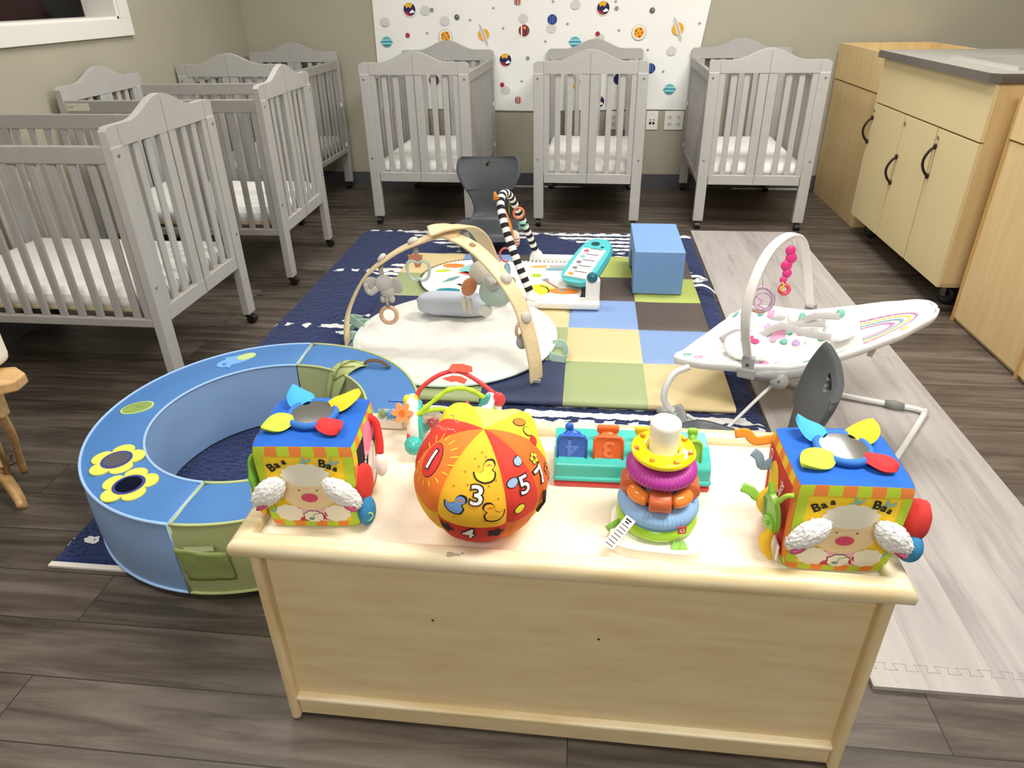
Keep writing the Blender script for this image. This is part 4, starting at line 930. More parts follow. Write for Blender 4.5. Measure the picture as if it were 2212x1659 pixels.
# keyboard: a tilted rounded slab
kc = Vector((.012, 3.19, .185)); ku = Vector((.30, .26, .14)).normalized(); kv = Vector((-.55, .50, .33))
ku = Vector((.40, .62, .42)).normalized(); kn_ = Vector((-.50, -.55, .67)); kn_ = (kn_-ku*kn_.dot(ku)).normalized(); kv = kn_.cross(ku).normalized()
kf = lambda x, y, z: kc+ku*x+kv*y+kn_*z
shape = [(.148*math.copysign(abs(math.cos(a))**.62, math.cos(a)), .098*math.copysign(abs(math.sin(a))**.62, math.sin(a))*(1-.12*math.cos(a))) for a in [2*PI*i/56 for i in range(56)]]
kb = MB(); kb.set(mat('piano_aqua', '5cc9cf', .3)); kb.prism(shape, -.03, 0, kf); kb.set(mat('piano_dark_teal', '1f6f78', .4)); kb.prism([(x*.9, y*.9) for x, y in shape], -.045, -.03, kf)
kbo = kb.build('keyboard_body', PG, world=True, bevel=.008)
ky = MB(); ky.set(M_whiteplastic)
for i in range(5):
    x0 = -.122+i*.039
    ky.prism([(x0, -.062), (x0+.037, -.062), (x0+.037, .062), (x0, .062)], .0, .009, kf)
ky.build('keys', kbo, world=False) if False else None
kyo = MB(); kyo.set(M_whiteplastic)
for i in range(5):
    x0 = -.122+i*.039; q = MB(); q.set(M_whiteplastic); q.prism([(x0, -.072), (x0+.037, -.072), (x0+.037, .066), (x0, .064)], .0, .009, kf)
    q.set(mat('key_print_dark', '3c3c40', .5))
    q.prism([(x0+.035, -.055), (x0+.038, -.055), (x0+.038, .01), (x0+.035, .02)], .009, .0105, kf)
    q.set(mat(['key_print_orange', 'key_print_grey', 'key_print_mauve', 'key_print_aqua', 'key_print_coral'][i], ['d9a04a', '8b8b93', '8d7f94', '7fc6cb', 'c06a78'][i], .5)); q.prism([(x0+.008, .02), (x0+.02, .012), (x0+.030, .03), (x0+.02, .048), (x0+.012, .042)], .009, .0102, kf)
    q.build('piano_key', PG, world=True, bevel=.002)
q = MB(); q.set(mat('slot_dark', '10484e', .5)); q.prism(circ(.112, .015, .013, 20, .026), .0, .0015, kf); q.prism([(.09, -.045), (.10, -.045), (.10, -.028), (.09, -.028)], 0, .0012, kf); q.build('handle_slot', PG, world=True)
# striped arch
sp = catmull([(-.235, 2.955, .07), (-.30, 2.99, .21), (-.362, 3.05, .35), (-.402, 3.13, .455), (-.405, 3.22, .495), (-.385, 3.31, .475), (-.355, 3.40, .38), (-.31, 3.49, .235), (-.268, 3.545, .10)], 12)
tot = [0]
for a, b_ in zip(sp, sp[1:]): tot.append(tot[-1]+(b_-a).length)
sa = MB(); mb_, mw_ = mat('stripe_black', '141215', .8), mat('stripe_white', 'f4f3f0', .8); st_ = .0225
res = []; n_ = int(tot[-1]/st_)
def at(s):
    s = min(max(s, 0), tot[-1]-1e-6)
    for i in range(len(tot)-1):
        if tot[i+1] >= s: return sp[i].lerp(sp[i+1], (s-tot[i])/(tot[i+1]-tot[i]))
for k in range(n_+1):
    sa.set(mb_ if k % 2 == 0 else mw_); s0, s1 = k*st_, min((k+1)*st_, tot[-1])
    if s1-s0 < .003: continue
    sa.tube([at(lerp(s0-.0005, s1+.0005, i/4)) for i in range(5)], .019, 14, caps=False)
sa.build('striped_arch', PG, world=True)
def hang(name, label, f, loc): t = thing(name, label, 'toy', loc); f(t); return t
def f1(t):
    q = MB(); q.set(mat('fox_orange', 'ef9440', .8)); q.tube([(-.425, 3.14, .50), (-.43, 3.13, .535)], .014, 10, rfun=lambda t: .016-.013*t); q.tube([(-.395, 3.17, .44), (-.372, 3.17, .37), (-.36, 3.17, .30)], .014, 12, rfun=lambda t: .009+.008*t); q.build('long_body', t, world=True)
    q = MB(); q.set(mat('toy_cream_stripe', 'ece4d4', .8)); q.ell((-.345, 3.18, .29), (.026, .02, .045)); q.set(mat('toy_rust', 'c8754f', .8))
    for z in (.265, .28, .295): q.torus((-.345, 3.18, z), .0235, .0028, nR=24, nr=6)
    q.build('tummy', t, world=True)
    q = MB(); q.set(mat('toy_green', '5e8d4a', .8)); q.box((-.372, 3.20, .435), (.006, .012, .05), .002); q.build('leaf_tag', t, world=True)
hang('fox_toy', 'orange and striped soft toy hanging at the top of the striped arch', f1, (-.37, 3.17, .3))
def f2(t):
    q = MB(); q.set(mat('ring_coral', 'ee7f4e', .4)); q.torus((-.335, 3.30, .385), .026, .0055, rot=RX(80)); q.build('ring', t, world=True)
    q = MB(); q.set(mat('star_aqua', '74cfc9', .4)); q.tube([Vector((-.317+(.024 if i % 2 == 0 else .012)*math.cos(PI/2+i*PI/5), 3.29, .325+(.024 if i % 2 == 0 else .012)*math.sin(PI/2+i*PI/5))) for i in range(10)], .004, 8, closed=True); q.build('star', t, world=True)
hang('star_teether', 'aqua star teether on a coral ring beside the striped arch', f2, (-.33, 3.3, .35))
def f3(t):
    q = MB(); q.set(mat('ring_red_pink', 'e2665c', .4)); q.tube([(-.37+.030*math.cos(a), 3.03, .262+.034*math.sin(a)) for a in [R_(d) for d in range(60, 300, 20)]], .005, 8); q.build('link', t, world=True)
    q = MB(); q.set(mat('rattle_clear_blue', 'a9d3e6', .1, trans=.5)); q.ell((-.365, 3.02, .19), (.017, .012, .035)); q.build('blue_link', t, world=True)
    q = MB(); q.set(mat('rattle_clear_pink', 'd8b0a2', .1, trans=.4)); q.torus((-.35, 3.02, .13), .022, .004, rot=RZ(20) @ RX(90), sz=1.0); q.build('pink_link', t, world=True)
hang('link_chain', 'chain of coral, clear blue and pink links hanging left of the striped arch', f3, (-.36, 3.02, .2))

# ================================================================ baby bouncer
BO = thing('baby_bouncer', 'white patterned baby bouncer with toy arch and pale grey tube frame on the foam mat', 'bouncer', (.80, 2.2, .012))
M_tube = mat('tube_pale_grey', 'dcdcda', .35); M_gp = mat('clamp_grey', 'a3a3a3', .4)
def bfab():
    m = mat('bouncer_fabric', 'f3f2ef', .85); nt = m.node_tree; N = nt.nodes; L = nt.links; b = N['Principled BSDF']
    tc = N.new('ShaderNodeTexCoord'); n2 = N.new('ShaderNodeTexNoise'); n2.inputs['Scale'].default_value = 22; n2.inputs['Detail'].default_value = 3; L.new(tc.outputs['Object'], n2.inputs['Vector'])
    bp = N.new('ShaderNodeBump'); bp.inputs['Strength'].default_value = .35; bp.inputs['Distance'].default_value = .006; L.new(n2.outputs[0], bp.inputs['Height']); L.new(bp.outputs[0], b.inputs['Normal']); return m
M_bf = bfab()
rowsB = [((.328, 2.138, .222), (.585, 2.47, .240)), ((.40, 2.10, .225), (.645, 2.50, .255)), ((.50, 2.068, .235), (.71, 2.50, .262)), ((.60, 2.055, .242), (.775, 2.47, .268)), ((.70, 2.048, .25), (.84, 2.43, .28)),
         ((.80, 2.042, .285), (.91, 2.385, .31)), ((.905, 2.02, .345), (.98, 2.32, .355)), ((.998, 2.03, .388), (1.06, 2.265, .395)), ((1.07, 2.062, .415), (1.11, 2.225, .42)), ((1.112, 2.085, .430), (1.132, 2.19, .432)), ((1.132, 2.115, .436), (1.142, 2.165, .436)), ((1.140, 2.135, .436), (1.143, 2.148, .436))]
NB = (len(rowsB)-1)*5; nearP = catmull([r[0] for r in rowsB], 5); farP = catmull([r[1] for r in rowsB], 5)
sagl = [0.0, .012, .035, .055, .06, .05, .035, .02, .010, .004, .0, .0]
def sag(u):
    f = u*(len(sagl)-1); i = min(int(f), len(sagl)-2); return lerp(sagl[i], sagl[i+1], f-i)
def seat(u, v, off=0.0):
    i = min(len(nearP)-1, int(round(u*(len(nearP)-1)))); p = nearP[i].lerp(farP[i], v)
    s = 1-(2*v-1)**2
    tw = max(0, min(1, (1-u)*6)); rim = tw*(.010*math.exp(-((v-.04)/.05)**2)+.010*math.exp(-((v-.96)/.05)**2))
    p.z += -sag(u)*s**.8+rim+off+.003*nz((p.x*18, p.y*18, 1)); return p
sm = MB(); sm.set(M_bf); sm.grid(NB, 28, lambda u, v: seat(u, v))
# skirt that wraps the frame edge
sm.grid(NB, 4, lambda u, v: seat(u, 0)+Vector((.0, -.004*math.sin(v*PI)+.012*v, -.030*v)))
sm.grid(NB, 4, lambda u, v: seat(1-u, 1)+Vector((.0, .004*math.sin(v*PI)-.012*v, -.028*v)))
sm.grid(20, 4, lambda u, v: seat(0, 1-u)+Vector((-.004*math.sin(v*PI)+.01*v, 0, -.028*v)))

# printed raindrops and rainbow lying on the fabric
DR = {'teal': mat('drop_teal', '7cc0ad', .85), 'lil': mat('drop_lilac', 'c3abd2', .85), 'pink': mat('drop_pink', 'eba8c8', .85), 'gry': mat('drop_grey', 'd6d4d0', .85), 'pal': mat('drop_pale', 'e9ece8', .85), 'hot': mat('print_hot_pink', 'e0467e', .85), 'rs': mat('rainbow_mauve', 'c48cb4', .85), 'rt': mat('rainbow_slate', '8fb3b5', .85), 'ry': mat('rainbow_yellow', 'f3d878', .85)}
pr_ = sm
def spatch(m, u0, v0, du, dv, rot=0.0, shape=None):
    pr_.set(DR[m]); c, s = math.cos(rot), math.sin(rot)
    shp = shape or [(math.cos(a)*(1-.25*math.sin(a)), math.sin(a)*1.1) for a in [2*PI*i/14 for i in range(14)]]
    pts = [seatc(u0+(c*x-s*y)*du, v0+(s*x+c*y)*dv, .0008) for x, y in shp]; cpt = seatc(u0, v0, .0012)
    pr_.add([cpt]+pts, [[0, i+1, (i+1) % len(pts)+1] for i in range(len(pts))])
def seatc(u, v, off):
    f = min(max(u, 0), .9999)*(len(nearP)-1); i = int(f); t = f-i
    a, b_ = seat(i/(len(nearP)-1), v, off), seat((i+1)/(len(nearP)-1), v, off); return a.lerp(b_, t)
random.seed(11); keys = ['teal', 'lil', 'gry', 'pink', 'pal', 'teal', 'gry']
for iu in range(11):
    for iv in range(7):
        u = .035+iu*.045+.010*(iv % 2); v = .07+iv*.143
        if .22 < u < .50 and .30 < v < .62: continue
        k = keys[(iu*3+iv*2) % 7]
        if u < .22 and .12 < v < .9: k = 'pal'
        spatch(k, u, v, .015, .044, random.uniform(-.5, .5))
for r, m in ((.15, 'rs'), (.125, 'ry'), (.10, 'rt'), (.075, 'rs')):
    n_ = 22
    for i in range(n_):
        a0, a1 = lerp(-PI*.5, PI*.5, i/n_), lerp(-PI*.5, PI*.5, (i+1)/n_)
        def rp_(a, rr): return seatc(.545+rr*1.25*math.cos(a), .5+rr*1.8*math.sin(a), .002)
        pr_.set(DR[m]); pr_.add([rp_(a0, r), rp_(a1, r), rp_(a1, r-.012), rp_(a0, r-.012)], [[0, 1, 2, 3]])
spatch('ry', .66, .18, .015, .06)
so = sm.build('fabric_seat', BO, world=True); md = so.modifiers.new('s', 'SOLIDIFY'); md.thickness = .006; md.offset = -1
# crotch pad with applique, belts
pd = MB(); pd.set(mat('pad_white', 'f2f1ee', .85, bump=.25, bs=25)); cx_, cy_, cz_ = .575, 2.17, .262
pd.ell((cx_, cy_, cz_-.004), (.080, .072, .026), rot=RZ(-25) @ RX(18), fn=lambda d: 1+.04*nz(d*3)); po2 = pd.build('crotch_pad', BO, world=True)
ap_ = MB(); ap_.set(DR['hot']); fr_ = frame((cx_+.012, cy_-.006, cz_+.0265), (math.cos(R_(-25)), math.sin(R_(-25)), 0), (.40, .86, .31))
ap_.prism([(-.024, .012), (-.012, .006), (-.006, .016), (.002, .010), (.0, .002), (.018, .004), (.026, -.008), (.016, -.020), (-.002, -.018), (-.012, -.006)], 0, .002, fr_); ap_.set(mat('applique_grey', 'a7a5a8', .8))
for q in range(4): ap_.prism(circ(-.036+q*.007, -.012-.004*q, .0035, 8), 0, .0015, fr_)
ap_.build('applique', po2, world=True)
M_belt = mat('belt_grey', 'bcb9b6', .85)
for pts in ([(.62, 2.22, .27), (.70, 2.25, .30), (.78, 2.22, .29), (.84, 2.15, .31)], [(.66, 2.27, .255), (.73, 2.30, .275), (.80, 2.31, .285), (.86, 2.28, .30)], [(.50, 2.25, .235), (.55, 2.26, .265), (.60, 2.24, .27)], [(.78, 2.33, .275), (.83, 2.30, .32), (.90, 2.27, .335)]):
    q = MB(); q.set(M_belt); q.tube(pts, .01, 8, smooth_k=5, flat=(.0125, .0014), up=(.1, .5, .8)); q.build('belt', BO, world=True)
q = MB(); q.set(DR['pink']); q.prism([(-.025, -.03), (.03, -.02), (.025, .03), (0, .045), (-.02, .01)], 0, .003, frame((.70, 2.27, .262), (1, 0, .2), (.2, .6, .8))); q.build('lining_flap', BO, world=True)
q = MB(); q.set(mat('head_pillow', 'f4f3f0', .85, bump=.25, bs=25)); q.ell((.885, 2.19, .322), (.055, .075, .02), rot=RZ(-15) @ RY(-28), fn=lambda d: 1+.05*nz(d*3)); q.build('head_support', BO, world=True)
# frame
f = MB(); f.set(M_tube)
f.tube([(.372, 2.10, .205), (.320, 2.075, .188), (.290, 2.045, .135), (.300, 2.04, .085), (.345, 2.04, .045)], .0115, 14, smooth_k=6); f.build('front_arm', BO, world=True)
f = MB(); f.set(M_tube); f.tube([(.615, 2.46, .225), (.585, 2.45, .19), (.572, 2.43, .15), (.575, 2.42, .09), (.60, 2.40, .062)], .0115, 14, smooth_k=6); f.build('front_arm', BO, world=True)
f = MB(); f.set(M_tube)
f.tube([(.355, 2.04, .040), (.46, 1.955, .034), (.72, 1.80, .028), (.86, 1.70, .026), (.885, 1.70, .025), (.90, 1.715, .025), (1.20, 2.13, .025), (1.212, 2.155, .025), (1.195, 2.175, .025), (1.128, 2.197, .025), (.90, 2.275, .025), (.68, 2.37, .036), (.60, 2.40, .062)], .0105, 12, smooth_k=4); f.build('base_tube', BO, world=True)
f = MB(); f.set(M_gp)
for p, q_ in (((.285, 2.105, .022), (.36, 2.05, .03)),): f.tube([p, (.31, 2.08, .022), q_], .018, 14, rfun=lambda t: .015+.008*t)
f.box((.348, 2.035, .048), (.052, .022, .075), .010, rot=(R_(-8), R_(-38), R_(-28)), seg=3); fo_ = f.build('clamp', BO, world=True)
q = MB(); q.set(M_metal)
for dx, dz in ((-.012, .02), (.014, -.012)): q.cyl((.343+dx, 2.022, .05+dz), (.342+dx, 2.019, .05+dz), .004, n=10)
q.build('screw', fo_, world=True)
f = MB(); f.set(M_gp); f.box((.60, 2.405, .075), (.04, .025, .05), .010, seg=3); f.build('clamp', BO, world=True)
f = MB(); f.set(M_tube); f.tube([(.37, 2.02, .06), (.40, 2.0, .05), (.44, 1.955, .028), (.465, 1.955, .026), (.50, 1.975, .04), (.60, 2.04, .12), (.655, 2.068, .168)], .006, 10, smooth_k=5); f.build('brace_wire', BO, world=True)
f = MB(); f.set(M_gp); f.tube([(.40, 2.0, .052), (.44, 1.955, .029), (.468, 1.955, .027), (.49, 1.968, .034)], .0085, 10, smooth_k=5); f.build('wire_sleeve', BO, world=True)
f = MB(); f.set(mat('rubber_grey', '84837f', .6)); f.tube([(1.098, 2.207, .024), (1.13, 2.196, .024), (1.158, 2.187, .024)], .016, 14, rfun=lambda t: .0135+.005*math.sin(t*PI)); f.build('rubber_foot', BO, world=True)
for s_, (hx, hy, hz_) in enumerate(((.665, 2.050, .195), (.80, 2.44, .215))):
    f = MB(); f.set(M_gp); d = Vector((-.30, -.92, .2)).normalized()*(1 if s_ == 0 else -1); rot = d.to_track_quat('Z', 'Y').to_matrix().to_4x4()
    f.lathe([(.001, .020), (.022, .020), (.024, .016), (.028, .016), (.030, .012), (.030, -.012), (.001, -.012)], (hx, hy, hz_), 28, rot=rot)
    f.tube([Vector((hx-.09, hy+.005, hz_+.015)), Vector((hx-.04, hy+.005, hz_+.02)), Vector((hx+.01, hy+.01, hz_+.02)), Vector((hx+.10, hy-.0, hz_+.045)), Vector((hx+.18, hy-.005, hz_+.08))], .018, 14, smooth_k=4, rfun=lambda t: .012+.012*math.sin(t*PI)); ho = f.build('recline_hub', BO, world=True)
    q = MB(); q.set(M_metal); q.cyl(Vector((hx, hy, hz_))+d*.0205, Vector((hx, hy, hz_))+d*.0225, .004, n=10); q.build('screw', ho, world=True)
# toy bar
A_ = [(.556, 2.066, .262), (.515, 1.995, .40), (.505, 1.982, .50), (.522, 2.00, .585), (.563, 2.055, .644), (.625, 2.135, .664), (.69, 2.22, .642), (.745, 2.30, .575), (.79, 2.36, .47), (.835, 2.42, .35), (.858, 2.455, .285)]
q = MB(); q.set(M_whiteplastic); q.tube(A_, .01, 14, smooth_k=6, flat=(.015, .006), up=(.80, -.60, 0)); q.build('toy_bar', BO, world=True)
for (x, y, z), d in (((.558, 2.062, .232), -1), ((.862, 2.46, .262), 1)):
    q = MB(); q.set(M_gp); q.box((x, y, z+.014), (.042, .026, .055), .004, rot=(0, 0, R_(-20))); q.box((x, y, z-.018), (.058, .036, .038), .006, rot=(0, 0, R_(-20))); bo_ = q.build('bar_clamp', BO, world=True)
    q = MB(); q.set(M_metal); q.cyl((x-.004, y-.011, z+.016), (x-.005, y-.014, z+.016), .006, n=12); q.build('screw', bo_, world=True)
q = MB(); q.set(mat('grey_tab', '8b8a88', .7)); q.box((.925, 2.025, .325), (.018, .003, .035), .001, rot=(0, R_(15), 0)); q.build('tab', BO, world=True)
# hanging toys on the bar
T1 = thing('pink_seahorse_toy', 'hot pink and yellow plastic charm hanging from the top of the bouncer bar', 'toy', (.65, 2.17, .5))
hp = mat('charm_pink', 'ea3f8c', .35); cx1, cy1 = .655, 2.15
q = MB(); q.set(hp)
for dx, z, r in ((.0, .615, .016), (.006, .59, .018), (-.004, .565, .018), (.002, .538, .015), (-.006, .515, .012)): q.ell((cx1+dx, cy1, z), (r, .010, r*1.1))
q.build('body', T1, world=True); q = MB(); q.set(mat('charm_coral', 'ef5a78', .4)); q.torus((cx1+.002, cy1-.002, .482), .0145, .007, rot=RX(80), nR=28); q.build('ring', T1, world=True)
q = MB(); q.set(mat('charm_yellow', 'f2d846', .4)); q.tube([(cx1-.012, cy1-.010, .51), (cx1-.004, cy1-.012, .50), (cx1-.014, cy1-.012, .488), (cx1-.002, cy1-.012, .478)], .003, 8, smooth_k=3); q.build('tail', T1, world=True)
q = MB(); q.set(M_whiteplastic); q.tube([(.64, 2.15, .655), (.652, 2.15, .635), (cx1, cy1, .62)], .0015, 6); q.tube([(.66, 2.155, .652), (.664, 2.15, .635), (cx1+.01, cy1, .60)], .0012, 6); q.build('string', T1, world=True)
T2 = thing('clear_flower_rattle', 'clear lilac ring rattle hanging from the left of the bouncer bar', 'toy', (.57, 2.08, .4))
q = MB(); q.set(mat('clear_lilac', 'd9c3dc', .08, trans=.75, alpha=.75)); cx2, cy2, cz2 = .572, 2.09, .468
q.torus((cx2, cy2, cz2), .040, .0065, rot=RX(80)); q.torus((cx2+.006, cy2, cz2-.004), .028, .004, rot=RX(80)); q.build('outer_ring', T2, world=True)
q = MB(); q.set(mat('rattle_orange', 'efb070', .4)); q.tube([(cx2-.02, cy2, cz2-.038), (cx2, cy2, cz2-.044), (cx2+.018, cy2, cz2-.038)], .004, 8); q.build('bead_bar', T2, world=True)
q = MB(); q.set(mat('rattle_pink', 'e6a5cf', .4)); q.tube([(cx2-.012, cy2, cz2+.01), (cx2+.004, cy2, cz2-.004), (cx2-.006, cy2, cz2-.02), (cx2+.014, cy2, cz2-.028)], .0035, 8, smooth_k=4); q.build('squiggle', T2, world=True)
q = MB(); q.set(M_whiteplastic); q.tube([(.552, 2.035, .63), (.562, 2.07, .55), (cx2, cy2, cz2+.042)], .0015, 6); q.build('string', T2, world=True)

# ================================================================ wooden glider at the left edge
GL = thing('glider_chair', 'light wooden glider chair with cream cushion cut off by the left edge', 'chair', (-1.86, 1.42, 0))
M_gw = wood_mat('glider_wood', 'd8b27c', 'bd9560', 'x', 1.0, .45, .3)
def gl(m, name, f, par=GL, bev=0): q = MB(); q.set(m); f(q); return q.build(name, par, world=True, bevel=bev)
GPOST = lambda dy: [(-1.588, 1.41+dy, .42), (-1.612, 1.44+dy, .34), (-1.669, 1.497+dy, .22), (-1.715, 1.53+dy, .12), (-1.738, 1.547+dy, .058)]
GRUN = lambda dy: [(-2.15, 1.78+dy, .02), (-2.0, 1.67+dy, .075), (-1.87, 1.575+dy, .095), (-1.773, 1.502+dy, .076), (-1.718, 1.468+dy, .052), (-1.681, 1.443+dy, .028), (-1.660, 1.425+dy, .010)]
for k, (dy) in enumerate((0.0, -.52)):
    # armrest with flared front
    gl(M_gw, 'armrest', lambda q: q.prism([(-1.98, 1.325+dy), (-1.56, 1.335+dy), (-1.465, 1.325+dy), (-1.432, 1.35+dy), (-1.438, 1.395+dy), (-1.49, 1.425+dy), (-1.58, 1.405+dy), (-1.98, 1.395+dy)], .475, .505), bev=.005)
    gl(M_gw, 'arm_support', lambda q: q.box((-1.572, 1.385+dy, .425), (.09, .030, .11), .006, taper=(.85, 1)))
    gl(M_gw, 'front_post', lambda q: q.tube(GPOST(dy), .02, 10, smooth_k=4, flat=(.024, .010), up=(.7, -.7, 0)))
    gl(M_gw, 'swing_arm', lambda q: q.tube([(-1.615, 1.40+dy, .33), (-1.68, 1.452+dy, .20), (-1.750, 1.507+dy, .075)], .02, 10, flat=(.013, .007), up=(.7, -.7, 0)))
    gl(M_gw, 'foot_runner', lambda q: q.tube(GRUN(dy), .02, 10, smooth_k=5, flat=(.020, .010), up=(.6, -.8, 0)))
gl(M_metal, 'pivot_rod', lambda q: (q.cyl((-1.722, 1.535, .10), (-1.80, 1.49, .075), .004, n=10), q.cyl((-1.735, 1.525, .13), (-1.738, 1.52, .11), .004, n=10)))
gl(mat('cushion_cream', 'efe6d6', .85, bump=.2, bs=18), 'seat_cushion', lambda q: q.box((-1.80, 1.10, .36), (.48, .44, .11), .04, seg=4))
gl(_m['cushion_cream'], 'arm_cushion', lambda q: q.box((-1.625, 1.40, .565), (.24, .10, .11), .028, seg=4))
gl(M_gw, 'seat_frame', lambda q: q.box((-1.80, 1.10, .285), (.50, .46, .04), .006))
gl(M_gw, 'back_frame', lambda q: q.box((-2.06, 1.10, .66), (.03, .48, .70), .006, rot=(0, R_(-14), 0)))
gl(_m['cushion_cream'], 'back_cushion', lambda q: q.box((-2.0, 1.10, .70), (.09, .44, .62), .035, rot=(0, R_(-14), 0), seg=4))
gl(M_gw, 'cross_rail', lambda q: (q.box2((-2.0, .84, .06), (-1.96, 1.36, .10), .004),))

# ================================================================ low toy shelf in the foreground
TZ, RZ_ = 0.495, 0.517
SH = thing('toy_shelf', 'low birch toy shelf unit with tray top seen from its plain back', 'shelf', (-.028, 1.05, 0))
SX0, SX1, SY0, SY1 = -.585, .53, .853, 1.235
q = MB(); q.set(M_birch); q.box2((SX0+.02, SY0+.022, .05), (SX1-.02, SY0+.030, TZ-.02)); bk = q.build('back_panel', SH, world=True)
q = MB(); q.set(mat('screw_hole_dark', '4a3826', .6))
for x, z in ((-.26, .315), (.052, .30)): q.cyl((x, SY0+.0215, z), (x, SY0+.0225, z), .0028, n=12); q.set(M_metal); q.cyl((x, SY0+.0212, z-.002), (x, SY0+.0218, z-.002), .0016, n=8); q.set(_m['screw_hole_dark'])
q.build('screw', bk, world=True)
for x in (SX0, SX1-.02):
    q = MB(); q.set(wood_mat('birch_side', 'ead6ae', 'd8bd8c', 'z', .6, .45, .2)); q.box2((x, SY0, 0.0), (x+.02, SY1-.02, TZ-.008), .008, 3); q.build('side_panel', SH, world=True)
q = MB(); q.set(M_birchtop); q.box2((SX0+.018, SY0+.006, .055), (SX1-.018, SY0+.026, .066), .004, 3); q.set(M_birch); q.box2((SX0+.018, SY0+.014, .008), (SX1-.018, SY0+.026, .056)); q.build('bottom_rail', SH, world=True)
q = MB(); q.set(M_birch); q.box2((SX0+.02, SY0+.03, .04), (SX1-.02, SY1-.03, .055)); q.box2((SX0+.02, SY0+.03, .25), (SX1-.02, SY1-.03, .262)); q.build('shelf_board', SH, world=True)
q = MB(); q.set(mat('tray_birch', 'f3e8d0', .4, var=.035, vs=5, stretch=(1, 5, 5))); q.box2((SX0, SY0+.01, TZ-.012), (SX1, SY1+.02, TZ)); q.build('tray_top', SH, world=True)
ox0, ox1, oy0, oy1 = -.606, .545, .832, 1.272
rimw = .036
rim = MB(); rim.set(M_birchtop)
def bull(a, b_, inner, n=10):
    pass
def rimbar(p0, p1, nrm):
    # rounded outer edge bar between two mitred corners; nrm = outward direction
    prof = [(0, .0), (0, -.034), (-.004, -.037)]+[]
    pts2 = [(-rimw, -.030), (-.006, -.032), (-.001, -.028), (0, -.020), (0, -.012), (-.003, -.004), (-.010, 0), (-rimw+.004, 0), (-rimw, -.003)]
    vs = []; t = (Vector(p1)-Vector(p0)).normalized()
    for (e, s_) in ((p0, 1), (p1, -1)):
        for (o_, z) in pts2: vs.append(Vector((e[0], e[1], RZ_+z))+Vector(nrm)*o_+t*(s_*-o_))
    n = len(pts2); fs = [[j, (j+1) % n, n+(j+1) % n, n+j] for j in range(n)]
    rim.add(vs, fs, True)
rimbar((ox0, oy0, 0), (ox1, oy0, 0), (0, -1, 0)); rimbar((ox1, oy0, 0), (ox1, oy1, 0), (1, 0, 0)); rimbar((ox1, oy1, 0), (ox0, oy1, 0), (0, 1, 0)); rimbar((ox0, oy1, 0), (ox0, oy0, 0), (-1, 0, 0))
ro = rim.build('tray_rim', SH, world=True, fix=True)
st = MB(); st.set(mat('rim_stain', 'b9a99a', .6)); st.prism(blob(16, .006, .3, 3, 0, 2, .8, -.205, oy0+.013), RZ_, RZ_+.0003); st.prism(blob(12, .003, .3, 3, 0, 1, .8, -.188, oy0+.017), RZ_, RZ_+.0003); st.build('rim_mark', ro, world=True)

